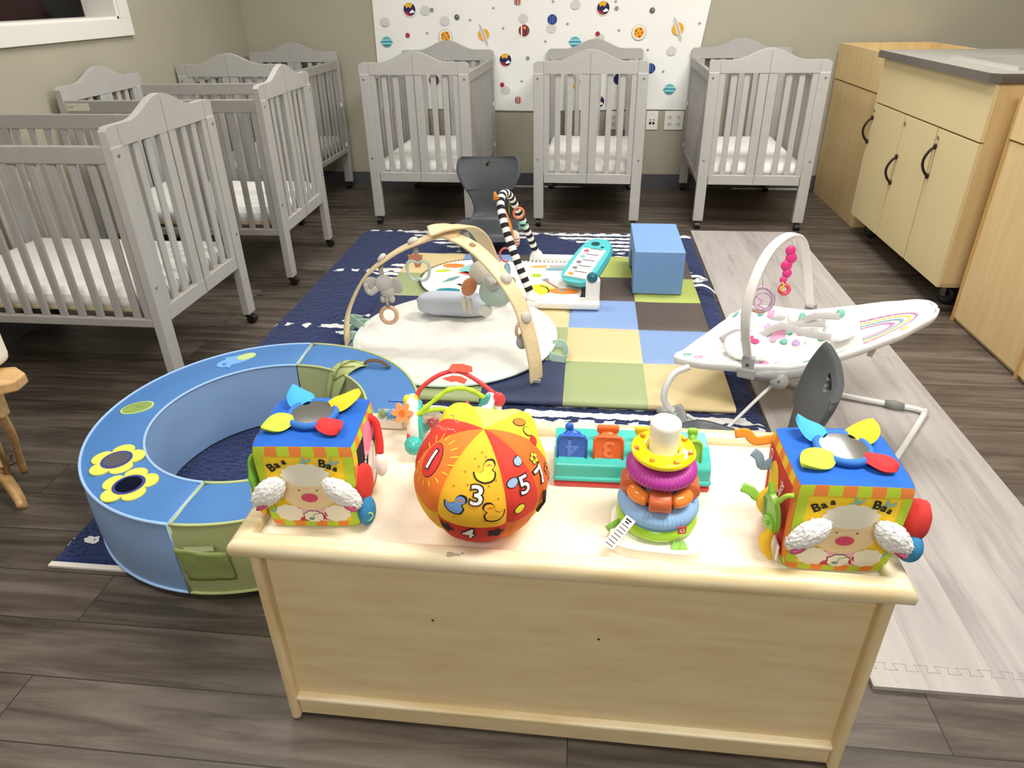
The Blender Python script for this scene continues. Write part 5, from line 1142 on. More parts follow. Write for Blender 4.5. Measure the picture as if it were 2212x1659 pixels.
# ================================================================ soft activity cubes
CBW, CBD, CBH = .176, .158, .188
def make_cube(label, variant):
    t = thing('activity_cube', label, 'soft toy cube', group='soft farm activity cubes')
    col_ = lambda n, h, **k: mat(n, h, .85, bump=.15, bs=60, **k)
    yel, lime, org = col_('plush_yellow', 'f6cf2b'), col_('plush_lime', 'bdd636'), col_('plush_orange', 'f08a3c')
    blue = col_('plush_royal_blue', '1c62c4')
    hw, hd = CBW/2, CBD/2
    def cub(ax, u, v):
        """point on the puffy cube; ax = face name, u,v in -1..1"""
        d = {'f': (u, -1, v), 'b': (-u, 1, v), 'r': (1, u, v), 'l': (-1, -u, v), 't': (u, v, 1), 'u': (u, -v, -1)}[ax]
        x, y, z = d
        def rd(a, b_, c): return a*(1-.035*(abs(b_)**6+abs(c)**6))
        px, py, pz = rd(x, y, z), rd(y, x, z), rd(z, x, y)
        bul = .05 if ax != 'u' else 0
        n = .008*nz((x*1.5+variant*3, y*1.5, z*1.5))
        px *= 1+(bul*.6*(1-y*y)*(1-z*z) if ax in 'rl' else 0)+n; py *= 1+(bul*.6*(1-x*x)*(1-z*z) if ax in 'fb' else 0)
        pz *= 1+(bul*(1-x*x)*(1-y*y) if ax == 't' else 0)
        k = 1+.035*z
        return Vector((px*hw*k, py*hd*k, CBH/2+pz*CBH/2))
    def face(mb, ax, poly, m, lift=.0006, sub=3):
        """polygon in face coords (metres from the face centre) mapped on the puffy face"""
        mb.set(m); su = {'f': hw, 'b': hw, 'r': hd, 'l': hd, 't': hw, 'u': hw}[ax]; sv = hd if ax in 'tu' else CBH/2
        nrm = {'f': (0, -1, 0), 'b': (0, 1, 0), 'r': (1, 0, 0), 'l': (-1, 0, 0), 't': (0, 0, 1), 'u': (0, 0, -1)}[ax]
        tris = tessellate_polygon([[Vector((x, y, 0)) for x, y in poly]])
        bm = bmesh.new(); V = [bm.verts.new((x, y, 0)) for x, y in poly]
        for tr in tris:
            try: bm.faces.new([V[i] for i in tr])
            except ValueError: pass
        for _ in range(sub):
            es = [e for e in bm.edges if e.calc_length() > .014]
            if not es: break
            bmesh.ops.subdivide_edges(bm, edges=es, cuts=1); bmesh.ops.triangulate(bm, faces=list(bm.faces))
        bm.normal_update()
        for v in bm.verts: v.co = cub(ax, max(-1, min(1, v.co.x/su)), max(-1, min(1, v.co.y/sv)))+Vector(nrm)*lift
        mb._bm(bm, True)
    fmap = lambda ax: (lambda x, y, z: cub(ax, x/({'f': hw, 'b': hw, 'r': hd, 'l': hd, 't': hw, 'u': hw}[ax]), y/(hd if ax in 'tu' else CBH/2))+Vector({'f': (0, -1, 0), 'b': (0, 1, 0), 'r': (1, 0, 0), 'l': (-1, 0, 0), 't': (0, 0, 1), 'u': (0, 0, -1)}[ax])*(.0014+z))
    # front panel
    b_ = MB(); base = {'f': yel, 'b': org, 'r': col_('plush_black', '1d1b1e'), 'l': col_('plush_red', 'd63a34'), 't': blue, 'u': lime}
    for ax in 'fbrltu':
        b_.set(base[ax]); b_.grid(22, 22, lambda u, v: cub(ax, u*2-1, v*2-1))
    # checked borders
    for ax, W2 in (('f', hw), ('r', hd), ('l', hd)):
        n_ = 8; s_ = 2*W2/n_
        for i in range(n_):
            x0 = -W2+i*s_; mm = (lime, org)[i % 2] if ax != 'l' else (yel, org)[i % 2]
            face(b_, ax, [(x0, CBH/2-.020), (x0+s_, CBH/2-.020), (x0+s_, CBH/2), (x0, CBH/2)], mm, .0005)
            face(b_, ax, [(x0, -CBH/2), (x0+s_, -CBH/2), (x0+s_, -CBH/2+.014), (x0, -CBH/2+.014)], (org, lime)[i % 2], .0005)
        for sx in (-1, 1):
            xa, xb = sorted((sx*W2, sx*(W2-.016)))
            for j in range(6):
                z0 = -CBH/2+.014+j*(CBH-.034)/6; z1 = z0+(CBH-.034)/6
                mm = lime if ax == 'f' else ((org, yel)[j % 2] if ax == 'r' else (org, org)[0])
                face(b_, ax, [(xa, z0), (xb, z0), (xb, z1), (xa, z1)], mm, .0005)
    # sheep picture
    wool, facec, rose = mat('print_wool', 'e9e4d2', .85), mat('print_face_tan', 'ecd2a4', .85), mat('print_rose', 'd6486e', .85)
    lw, pnk, crm, blk, sage = mat('print_wool_pale', 'efe9d6', .85), mat('print_baby_pink', 'f3b9c4', .85), mat('print_crimson', 'c8385a', .85), mat('print_ink', '1e1a1a', .8), mat('print_sage', '8db7a8', .85)
    face(b_, 'f', [(-.055, -.078), (.055, -.078), (.045, -.045), (-.045, -.045)], pnk, .0010)
    for sx in (-1, 1): face(b_, 'f', scallop(sx*.046, -.058, .026, .021, 9, .12, 54), lw, .0014, 1)
    face(b_, 'f', [(-.030, -.078), (-.014, -.078), (-.012, -.060), (-.022, -.058)], crm, .0014, 1); face(b_, 'f', [(.030, -.076), (.016, -.072), (.012, -.058), (.024, -.054), (.027, -.065)], crm, .0014, 1)
    face(b_, 'f', scallop(0, -.066, .0195, .0155, 8, .12, 48), blk, .0018, 1); face(b_, 'f', scallop(0, -.066, .0185, .0145, 8, .12, 48), lw, .0022, 1)
    note = mat('print_note', '6f9a9a', .85)
    face(b_, 'f', circ(-.005, -.071, .0055, 12, .0035), note, .0028, 0); face(b_, 'f', [(-.0005, -.071), (.0008, -.071), (.0008, -.061), (.012, -.057), (.012, -.0558), (-.0005, -.060)], note, .0028, 0)
    face(b_, 'f', circ(0, -.010, .050, 36, .038), facec, .0016, 2)
    face(b_, 'f', scallop(0, .034, .044, .026, 13, .10, 78), wool, .0020, 2)
    face(b_, 'f', [(-.046, .022), (.046, .022), (.049, .005), (-.049, .005)], facec, .0019, 2)
    for sx in (-1, 1): face(b_, 'f', circ(sx*.0165, .000, .0017, 10), blk, .0028, 0)
    face(b_, 'f', circ(0, -.018, .0155, 24, .0105), rose, .0028, 1)
    for x, y, r in ((.005, .062, 40), (.052, .058, 30), (-.071, -.058, 20), (.072, -.058, 60)):
        for k in range(3): a = R_(r+k*75); face(b_, 'f', circ(x+.007*math.cos(a), y+.007*math.sin(a), .007, 12, .003, a), sage, .0010, 0)
    M = fmap('f')
    for tx, ox, oy, s_, ro in (('B', -.058, .050, .024, .5), ('a', -.047, .057, .021, .45), ('a', -.034, .064, .017, .15), ('B', .034, .060, .024, -.05), ('a', .046, .055, .021, -.35), ('a', .056, .049, .017, -.45)):
        b_.set(blk); b_.text(tx, s_, M, .0006, ro, (ox, oy), bold=.0008)
    # right face: cow words; left face: hen words
    Mr = fmap('r'); pk = mat('print_pink', 'f08cb0', .85); wt_ = mat('print_white2', 'f6f2ea', .85)
    face(b_, 'r', blob(30, .034, .12, 3, .5, 1.2, .9, .012, .052), pk, .0008, 2); face(b_, 'r', circ(.02, -.02, .034, 24, .052), wt_, .0008, 2); face(b_, 'r', [(-.03, -.075), (.05, -.075), (.05, -.045), (-.03, -.045)], pk, .0008, 2)
    face(b_, 'r', blob(20, .012, .2, 3, 0, 1, 1.2, -.045, -.07), yel, .0008, 1)
    b_.set(wt_); b_.text('Moo', .030, Mr, .0008, .9, (-.036, .018), bold=.0006)
    Ml = fmap('l'); face(b_, 'l', circ(-.02, .01, .028, 24, .05), yel, .0008, 2)
    b_.set(wt_); b_.text('Cluck', .022, Ml, .0008, 1.2, (.02, .03), bold=.0004); b_.text('Cluck', .020, Ml, .0008, -1.2, (-.045, .045), bold=.0004)
    b_.build('cube_body', t)
    # top: petals round a mirror
    T = lambda x, y: cub('t', max(-1, min(1, x/hw)), max(-1, min(1, y/hd)))
    zc = T(0, 0).z
    for n_, hx, a, ln, wd, lift in (('light_blue', '45a9e6', 128, .052, .052, .9), ('yellow', 'f7c928', 38, .060, .054, .8), ('lime', 'c3dc48', 208, .056, .054, .12), ('red', 'dc2f32', -42, .050, .050, .15)):
        p = MB(); p.set(mat('petal_'+n_, hx, .85, bump=.15, bs=60)); ar_ = R_(a+variant*4); dx, dy = math.cos(ar_), math.sin(ar_)
        def pet(d, ar_=ar_, dx=dx, dy=dy, ln=ln, wd=wd, lift=lift):
            return 1
        NU, NV = 14, 10; vs = []; fs = []
        for side_ in (1, -1):
            for i in range(NU+1):
                for j in range(NV+1):
                    u, v = i/NU, j/NV*2-1
                    wv = wd/2*(math.sin(PI*(.12+.86*u))**.6)*(1-.15*u)
                    r_ = .034+u*ln; th = .0095*(1-abs(v)**3)*math.sin(PI*min(1, u*.9+.05))**.5
                    x, y = dx*r_-dy*v*wv, dy*r_+dx*v*wv
                    z = T(max(-hw*.98, min(hw*.98, x)), max(-hd*.98, min(hd*.98, y))).z+.009+lift*.022*u**1.6+side_*th+.003*math.sin(u*5+v*2+a)
                    vs.append((x, y, z))
        W_ = NV+1; o2 = (NU+1)*W_
        for i in range(NU):
            for j in range(NV):
                a_, b2, c_, d_ = i*W_+j, i*W_+j+1, (i+1)*W_+j+1, (i+1)*W_+j
                fs.append([a_, d_, c_, b2]); fs.append([o2+a_, o2+b2, o2+c_, o2+d_])
        for i in range(NU):
            for j in (0, NV): a_, d_ = i*W_+j, (i+1)*W_+j; fs.append([a_, d_, o2+d_, o2+a_])
        for j in range(NV): a_, b2 = NU*W_+j, NU*W_+j+1; fs.append([a_, b2, o2+b2, o2+a_])
        p.add(vs, fs); o = p.build('petal', t, fix=True); o['label'] = n_.replace('_', ' ')+' fabric petal'
    r_ = MB(); r_.set(mat('mirror_rim_blue', '2a6fc0', .7, bump=.2, bs=70)); r_.lathe([(.036, .008), (.037, .0125), (.040, .014), (.0445, .013), (.047, .009), (.0465, .003), (.036, .002)], (0, 0, zc), 48); mo = r_.build('mirror_rim', t)
    r_ = MB(); r_.set(mat('mirror_film', 'd8dadc', .05, metal=1.0)); r_.prism(circ(0, 0, .037, 40), zc+.009, zc+.0115); r_.build('mirror', mo)
    # ears
    fur = mat('ear_fur', 'f6f4f0', .95, bump=.9, bs=160, sheen=.4); earin = mat('ear_inner', 'b0466a', .9)
    for sx, ph in ((-1, 0), (1, 5)):
        e = MB(); e.set(fur)
        e.ell((sx*.062, -hd-.018, CBH/2+.008), (.045, .014, .022), rot=RY(sx*46), nu=72, nv=44, fn=lambda d: (1-.22*max(0, -sx*d.x))*(1+.10*nz(d*7+Vector((ph, 0, 0)))+.10*nz(d*17)+.07*nz(d*34)))
        eo = e.build('ear', t)
        ii = MB(); ii.set(earin); ii.ell((sx*.078, -hd-.026, CBH/2-.020), (.014, .006, .0045), rot=RY(sx*30)); ii.build('ear_lining', eo)
    # side toys
    q = MB(); q.set(base['l']); q.ell((hw+.005+.023*variant, -hd+.025, .088+.012*variant), (.012+.010*variant, .026, .042), rot=RZ(-15), fn=lambda d: 1+.08*nz(d*2)); q.build('red_flap', t)
    q = MB(); q.set(mat('egg_blue', '2f7fae', .85, bump=.2, bs=60)); q.ell((hw+.006+.016*variant, -hd+.012, .036+.022*variant), (.016+.004*variant, .026, .032-.002*variant), rot=RX(20)); q.set(mat('egg_ring', '9ed08a', .8)); q.torus((hw+.014+.016*variant, -hd-.008, .038+.022*variant), .008, .0018, rot=RZ(35) @ RX(90), nR=20, nr=6); q.build('blue_egg', t)
    if variant == 0:
        q = MB(); q.set(mat('arm_red', 'd8342e', .8)); q.tube([(hw+.0, .035, .172), (hw+.012, .04, .155), (hw+.018, .03, .12), (hw+.018, .022, .098)], .0075, 12, smooth_k=5); q.set(mat('bell_white', 'f1ece4', .4)); q.ell((hw+.019, .016, .075), (.012, .014, .025)); q.build('hanging_bell', t)
        q = MB(); q.set(mat('leaf_green', '73b23a', .8)); q.ell((-hw-.012, -hd+.02, .105), (.008, .024, .046), fn=lambda d: 1+.06*math.sin(d.z*9)); q.build('green_leaf', t)
        q = MB(); q.set(mat('banana_yellow', 'eec02c', .8)); q.tube([(-hw-.004, -hd+.016, .085), (-hw-.010, -hd+.01, .06), (-hw-.004, -hd+.006, .030)], .008, 10, smooth_k=4, rfun=lambda u: .003+.007*math.sin(PI*u)); q.build('yellow_tab', t)
        q = MB(); q.set(mat('felt_tan', 'e0c48e', .85)); q.ell((-hw-.022, -hd+.035, .052), (.016, .007, .022)); q.build('tan_patch', t)
    else:
        q = MB(); q.set(mat('teether_green', '83bf3c', .35)); fr2 = frame((-hw-.018, -hd+.038, .092), (.25, -1, 0), (-.12, 0, 1))
        q.prism([(.022*math.cos(a)*(1 if math.sin(a) > 0 else 1.0), .042*math.sin(a)) for a in [2*PI*i/36 for i in range(36)]], -.004, .005, fr2); q.prism([(-.012, .03), (.004, .034), (-.006, .062)], -.003, .004, fr2); q.prism(circ(.004, -.014, .014, 20), .005, .009, fr2)
        q.cyl(fr2(.004, -.014, .009), fr2(.004, -.014, .013), .004, n=12); q.set(mat('slot_green_dark', '3d5d1e', .6))
        for k in range(7): q.prism([(-.019, .022-k*.006), (-.008, .024-k*.006), (-.008, .022-k*.006), (-.019, .020-k*.006)], .005, .0056, fr2)
        q.build('green_rattle', t)
        q = MB(); q.set(mat('ribbon_lime', 'a9d24a', .8)); q.tube([(-hw-.002, -hd+.005, .158), (-hw-.012, -hd+.012, .150), (-hw-.018, -hd+.02, .132)], .004, 10, smooth_k=4); q.build('rattle_loop', t)
        for (y, z, dz) in ((-hd+.075, .085, .032), (-hd+.028, .038, .034)):
            q = MB(); q.set(mat('banana_yellow', 'eec02c', .8)); q.tube([(-hw-.016, y, z+dz), (-hw-.024, y, z), (-hw-.010, y-.004, z-dz)], .008, 10, smooth_k=4, rfun=lambda u: .003+.0075*math.sin(PI*u)); q.build('yellow_tab', t)
        for nm, hx, P_ in (('orange', 'f0962e', [(-hw, .07, .165), (-hw-.03, .07, .160), (-hw-.045, .075, .172), (-hw-.065, .075, .17)]), ('grey_blue', '7f96a8', [(-hw, .045, .135), (-hw-.018, .045, .125), (-hw-.026, .048, .142), (-hw-.036, .05, .150)]), ('green', '93c94a', [(-hw, .0, .098), (-hw-.03, .0, .092), (-hw-.045, .0, .105), (-hw-.06, .0, .112)])):
            q = MB(); q.set(mat('ribbon_'+nm, hx, .8)); q.tube(P_, .006, 10, smooth_k=5, flat=(.0085, .0025), up=(0, .3, 1)); q.build('ribbon_tag', t)
        q = MB(); q.set(M_whiteplastic); q.box((-hw-.004, -hd+.03, .024), (.004, .03, .032), .002); q.build('care_label', t)
    return t
cu0 = make_cube('soft activity cube with a sheep face at the left end of the low shelf', 0); cu0.location = (-.477, .982, TZ+.0005); cu0.rotation_euler = (0, 0, R_(4))
cu1 = make_cube('soft activity cube with sheep face and green rattle at the right end of the shelf', 1); cu1.location = (.430, .953, TZ+.0005); cu1.rotation_euler = (0, 0, R_(1.5))

# ================================================================ number ball
BC = Vector((-.168, .945, TZ+.1175)); BR = .1175
BL = thing('number_ball', 'orange, yellow and red fabric ball with numbers beside the left activity cube', 'ball', (BC.x, BC.y, TZ))
PT = Matrix.Rotation(R_(7), 3, 'X') @ Matrix.Rotation(R_(5), 3, 'Y')
seams = [-172, -121, -61, -26, 12, 55, 110, 150]
cols = ['ball_orange', 'ball_yellow', 'ball_red', 'ball_orange2', 'ball_lemon', 'ball_pale', 'ball_lemon', 'ball_red']
hexs = {'ball_orange': 'ee7a2a', 'ball_yellow': 'f4b92a', 'ball_red': 'd83a2a', 'ball_orange2': 'ec6f26', 'ball_lemon': 'f6dd2e', 'ball_pale': 'f4e56a'}
bm_ = lambda n: mat(n, hexs[n], .8, bump=.25, bs=18, var=.04, vs=10)
def bpt(lon, lat, off=0.0):
    a, b_ = R_(lon), R_(lat)
    d = Vector((math.cos(b_)*math.cos(a), math.cos(b_)*math.sin(a), math.sin(b_)))
    dl = min([abs((lon-s+180) % 360-180) for s in seams]); cr = .030*math.exp(-(dl/4.0)**2)*math.cos(b_)**.5
    bump = 0
    for plon, plat, am, wd_ in ((128, 44, .19, 17), (52, 40, .20, 16)):
        dd = math.degrees(d.angle(Vector((math.cos(R_(plat))*math.cos(R_(plon)), math.cos(R_(plat))*math.sin(R_(plon)), math.sin(R_(plat)))))); bump += am*math.exp(-(dd/wd_)**2)
    flat = max(0, -d.z-.90)*.6
    r = BR*(1.01-cr*1.3+bump+.012*nz(d*2.5)-flat)+off
    p_ = PT @ d; return BC+Vector((p_.x, p_.y, p_.z*(.88 if p_.z > 0 else 1)))*r
g = MB()
for k in range(8):
    s0 = seams[k]; s1 = seams[(k+1) % 8]+(360 if k == 7 else 0)
    if s1 < s0: s1 += 360
    g.set(bm_(cols[k])); g.grid(14, 22, lambda u, v: bpt(lerp(s0, s1, u), lerp(-3, 90, v)))
    g.set(bm_(['ball_yellow', 'ball_red', 'ball_orange', 'ball_yellow', 'ball_red', 'ball_orange', 'ball_yellow', 'ball_orange2'][k])); g.grid(14, 16, lambda u, v: bpt(lerp(s0, s1, u), lerp(-90, -3, v)))
ink, wht = mat('ball_ink', '2a1a18', .8), mat('ball_white', 'f6f4f0', .8)
def bdec(lon, lat, poly, m, lift, sc=1.0, rot=0.0, sub=2):
    c, s_ = math.cos(rot), math.sin(rot); cl_ = math.cos(R_(lat)); D = BR*PI/180
    bm = bmesh.new(); V = [bm.verts.new(((c*x-s_*y)*sc, (s_*x+c*y)*sc, 0)) for x, y in poly]
    for tr in tessellate_polygon([[v.co.copy() for v in V]]):
        try: bm.faces.new([V[i] for i in tr])
        except ValueError: pass
    for _ in range(sub):
        es = [e for e in bm.edges if e.calc_length() > .012]
        if not es: break
        bmesh.ops.subdivide_edges(bm, edges=es, cuts=1); bmesh.ops.triangulate(bm, faces=list(bm.faces))
    for v in bm.verts:
        la = lat+v.co.y/D; v.co = bpt(lon+v.co.x/(D*max(.2, math.cos(R_(la)))), la, lift)
    g.set(m); g._bm(bm, True)
def btext(tx, lon, lat, size, rot=0):
    D = BR*PI/180
    for m, bo_, li in ((ink, .0030, .0012), (wht, .0006, .0018)):
        g.set(m); g.text(tx, size, lambda x, y, z: bpt(lon+x/(D*math.cos(R_(lat+y/D))), lat+y/D, li+z), .0004, rot, bold=bo_, sub=1)
redm, blum, dyel = mat('ball_disc_red', 'd8322e', .8), mat('ball_duck_blue', '6f9ad2', .8), mat('ball_duck_yellow', 'f2e63a', .8)
for i in range(16): a = 2*PI*i/16; bdec(-149, 39, [(.034*math.cos(a)-.001*math.sin(a), .040*math.sin(a)+.001*math.cos(a)), (.034*math.cos(a)+.001*math.sin(a), .040*math.sin(a)-.001*math.cos(a)), (.044*math.cos(a)+.001*math.sin(a), .052*math.sin(a)-.001*math.cos(a)), (.044*math.cos(a)-.001*math.sin(a), .052*math.sin(a)+.001*math.cos(a))], dyel, .0010, sub=0)
bdec(-149, 39, circ(0, 0, .021, 28, .032), ink, .0008, 1, .42); bdec(-149, 39, circ(0, 0, .0198, 28, .0308), redm, .0011, 1, .42)
btext('1', -149, 39, .050, .30); btext('3', -87, 29, .050)
btext('5', -41, 29, .046, -.1); btext('7', -17, 24, .046, .1); btext('4', -92, -12, .040, -.1)
duck = [(-.018, .0), (-.014, -.012), (0, -.018), (.014, -.014), (.017, -.002), (.012, .004), (.017, .012), (.013, .021), (.003, .021), (-.002, .012), (-.002, .005), (-.010, -.001)]
duck = [(v.x, v.y) for v in catmull([(x, y, 0) for x, y in duck], 4, True)]
for lo, la, m, ro, mx in ((-80, 49, dyel, 0, 1), (-105, 18, blum, -.15, 1), (-72, 13, bm_('ball_yellow'), .1, -1)):
    pl_ = [(x*mx, y) for x, y in duck]
    if mx < 0: pl_ = pl_[::-1]
    bdec(lo, la, pl_, ink, .0010, 1.05, ro); bdec(lo, la, pl_, m, .0014, .88, ro); bdec(lo, la, [(.006*mx+.008, .010), (.006*mx-.006, .010), (.006*mx, .015)][::1], bm_('ball_orange'), .0018, 1, ro, 0)
for lo, la in ((-95, 60), (-78, 62), (-88, 54), (-103, 48), (-68, 42), (-97, 38), (-76, 38), (-70, 52), (-110, 34), (-68, 26), (-111, 14), (-68, 8), (-85, 66), (-80, 5), (-104, 6)): bdec(lo, la, circ(0, 0, .0018, 8), mat('ball_dot', 'b5822a', .8), .0010, 1, 0, 0)
for lo, la in ((-34, 50), (-52, 36), (-50, 10)):
    bdec(lo, la, circ(0, 0, .011, 18, .009, .4)+[], ink, .0010); bdec(lo, la, circ(0, 0, .0095, 18, .0075, .4), (mat('ball_fish_blue', '9db8dc', .8) if la > 20 else dyel), .0014)
for lo, la in ((-12, 40), (-4, 20), (0, 4)):
    for k in range(5): a = 2*PI*k/5; bdec(lo, la, circ(.007*math.cos(a), .007*math.sin(a), .005, 10), ink, .0010, 1, 0, 0); bdec(lo, la, circ(.007*math.cos(a), .007*math.sin(a), .0038, 10), (dyel if la > 30 else bm_('ball_orange')), .0014, 1, 0, 0)
for dx in (-.040, .044): bdec(-92, -12, blob(20, .013, .25, 5, 0, 1, .8, dx, .002), ink, .0010)
for i in range(14): bdec(165+(i*37 % 40)-20, 48+(i*23 % 26)-6, [(-.005, -.0008), (.005, 0), (.005, .0012), (-.005, .0008)], mat('ball_seed', 'f0a090', .8), .0010, 1, i*.6, 0)
bdec(36, 56, circ(0, 0, .009, 14, .012), ink, .001); bdec(36, 56, circ(0, 0, .0075, 14, .0105), bm_('ball_orange'), .0014); bdec(22, 50, circ(0, 0, .009, 14, .011), ink, .001); bdec(22, 50, circ(0, 0, .0075, 14, .0095), dyel, .0014); bdec(14, 42, circ(0, 0, .009, 14, .011), redm, .001)
g.build('ball_body', BL, world=True)
tb = MB(); tb.set(ink); tb.tube([bpt(-20, 8, .004), bpt(-22, -2, .006), bpt(-24, -14, .003)], .003, 8); tb.build('zip_pull', BL, world=True)

SH.location.y -= .006; SH.rotation_euler.z = -.007

# ================================================================ stacking rings
SC = Vector((.145, .964, TZ))
ST = thing('ring_stacker', 'white ring stacker base and post standing between the ball and the right cube', 'stacking toy', tuple(SC), R_(-4))
q = MB(); q.set(mat('stacker_white', 'f5efe2', .35))
sqp = [(.080*math.copysign(abs(math.cos(a))**.45, math.cos(a)), .062*math.copysign(abs(math.sin(a))**.45, math.sin(a))) for a in [2*PI*i/64 for i in range(64)]]
q.prism(sqp, .0005, .020); b_ = q.build('base', ST, bevel=.005); b_.location.y = -.024
q = MB(); q.set(_m['stacker_white']); q.lathe([(.028, .02), (.0245, .15), (.0245, .18), (.0262, .222), (.0258, .228), (.0235, .231), (.0001, .232)], (0, 0, 0), 40); q.build('post', ST)
def ring(name, label, f, z): t = thing(name, label, 'stacking ring', (SC.x, SC.y, TZ+z), R_(-4), 'rings on the stacker'); f(t); return t
def r1(t):
    q = MB(); q.set(mat('ring_lime_plastic', 'a5d23c', .22)); q.torus((0, 0, .014), .057, .0148, nR=64); q.build('ring_body', t)
    for P_, up_ in (([(.035, -.066, .008), (.030, -.076, -.002), (.026, -.084, -.012)], (1, 0, 0)), ([(.040, -.064, .008), (.047, -.074, -.002), (.053, -.082, -.012)], (1, .2, 0)), ([(-.064, -.03, .01), (-.080, -.04, .004), (-.086, -.044, 0)], (0, .2, 1))):
        q = MB(); q.set(mat('tag_green', '8cc152', .7)); q.tube(P_, .005, 8, flat=(.007, .001), up=up_); q.build('ribbon_tag', t)
ring('lime_ring', 'glossy lime green ring, lowest on the stacker', r1, .021)
def r2(t):
    q = MB(); q.set(mat('ring_blue_cord', '8fb6de', .85)); q.torus((0, 0, .016), .051, .020, nR=400, nr=18, sz=.85, fn=lambda a, b: 1+.045*math.sin(a*56)*(1 if math.sin(b) > -.3 else 0)); q.set(mat('ring_blue_felt', '5d8fc4', .85)); q.torus((0, 0, .008), .051, .018, nR=60, nr=14, sz=.7); q.build('ring_body', t)
    q = MB(); q.set(mat('paper_tag', 'e8e6de', .8)); fr3 = frame((-.046, -.060, .020), (-.55, -.62, -.42), (-.75, .62, .1)); q.prism([(0, -.010), (.062, -.013), (.066, .008), (0, .010)], -.0004, .0004, fr3); q.set(mat('tag_print', '6f6c66', .8))
    for i in range(7): q.prism([(.016+i*.007, -.009), (.018+i*.007, -.009), (.018+i*.007, .006), (.016+i*.007, .006)], -.0008, .0008, fr3)
    q.set(M_black); q.prism([(.004, -.006), (.007, -.006), (.007, .006), (.004, .006)], -.0008, .0008, fr3); q.prism([(.009, -.004), (.012, -.004), (.012, .004), (.009, .004)], -.0008, .0008, fr3); q.build('care_tag', t)
    q = MB(); q.set(mat('tag_red', 'cf3a3a', .7)); fr4 = frame((.040, -.066, .012), (.95, .3, 0), (0, -.2, 1)); q.prism([(-.007, -.010), (.007, -.010), (.007, .008), (-.007, .008)], 0, .0015, fr4); q.set(wht); q.text('G', .014, fr4, .002, 0, (0, -.001), bold=.0003); q.build('logo_tag', t)
ring('blue_fabric_ring', 'light blue corduroy fabric ring with a paper tag, second from the bottom of the stacker', r2, .046)
def r3(t):
    q = MB(); bo_, br = mat('bead_orange', 'f08a3c', .2), mat('bead_rust', 'c8643a', .35); q.set(br)
    q.torus((0, 0, .017), .050, .006, nR=40, nr=8); q.build('core', t)
    for k in range(8):
        a = R_(-90+45*k); a0, a1 = a-R_(18), a+R_(18); m = MB()
        if k % 2 == 0:
            m.set(br); c = Vector((math.cos(a)*.050, math.sin(a)*.050, .017)); tg_ = Vector((-math.sin(a), math.cos(a), 0)); n_ = 24; u_ = Vector((0, 0, 1)); w_ = tg_.cross(u_); vs = []; L_ = .0185
            for s_ in (-1, -.85, .85, 1):
                for j in range(n_): an = 2*PI*j/n_; rr = (.0165 if abs(s_) > .9 else .0182)*(1+.03*math.sin(an*8)); vs.append(c+tg_*L_*s_+(u_*math.cos(an)+w_*math.sin(an))*rr)
            m.add(vs, [[i*n_+j, i*n_+(j+1) % n_, (i+1)*n_+(j+1) % n_, (i+1)*n_+j] for i in range(3) for j in range(n_)]+[list(range(n_))[::-1], [3*n_+j for j in range(n_)]])
        else:
            m.set(bo_); m.tube([Vector((math.cos(x)*.052, math.sin(x)*.052, .017)) for x in [lerp(a0-R_(3), a1+R_(3), i/8) for i in range(9)]], .0135, 16, rfun=lambda u: .011+.0028*math.sin(PI*u))
        m.build('bead', t, fix=True)
ring('orange_bead_ring', 'ring of glossy orange and ribbed rust beads in the middle of the stacker', r3, .082)
def r4(t):
    q = MB(); q.set(mat('ring_magenta', 'b4389a', .4)); q.torus((0, 0, .015), .042, .0185, nR=320, nr=18, sz=.85, fn=lambda a, b: 1+.035*math.sin(a*50)+.03*math.sin(b*6)*0); q.build('ring_body', t)
ring('magenta_ring', 'ribbed magenta ring below the yellow disc of the stacker', r4, .122)
def r5(t):
    q = MB(); q.set(mat('ring_yellow_gloss', 'ffea10', .08, coat=.5)); q.lathe([(.028, .004), (.042, .0), (.051, .004), (.055, .012), (.052, .018), (.043, .014), (.034, .020), (.028, .019), (.028, .004)], (0, 0, 0), 56); q.build('disc', t)
    for k in range(7): a = R_(-115+51*k); m = MB(); m.set(mat('bead_amber', 'c07a1c', .2)); m.box((.046*math.cos(a), .046*math.sin(a), .0165), (.009, .008, .007), .002, rot=(0, 0, a)); m.build('bead', t)
ring('yellow_disc', 'translucent yellow disc with amber beads, topmost on the stacker', r5, .160)

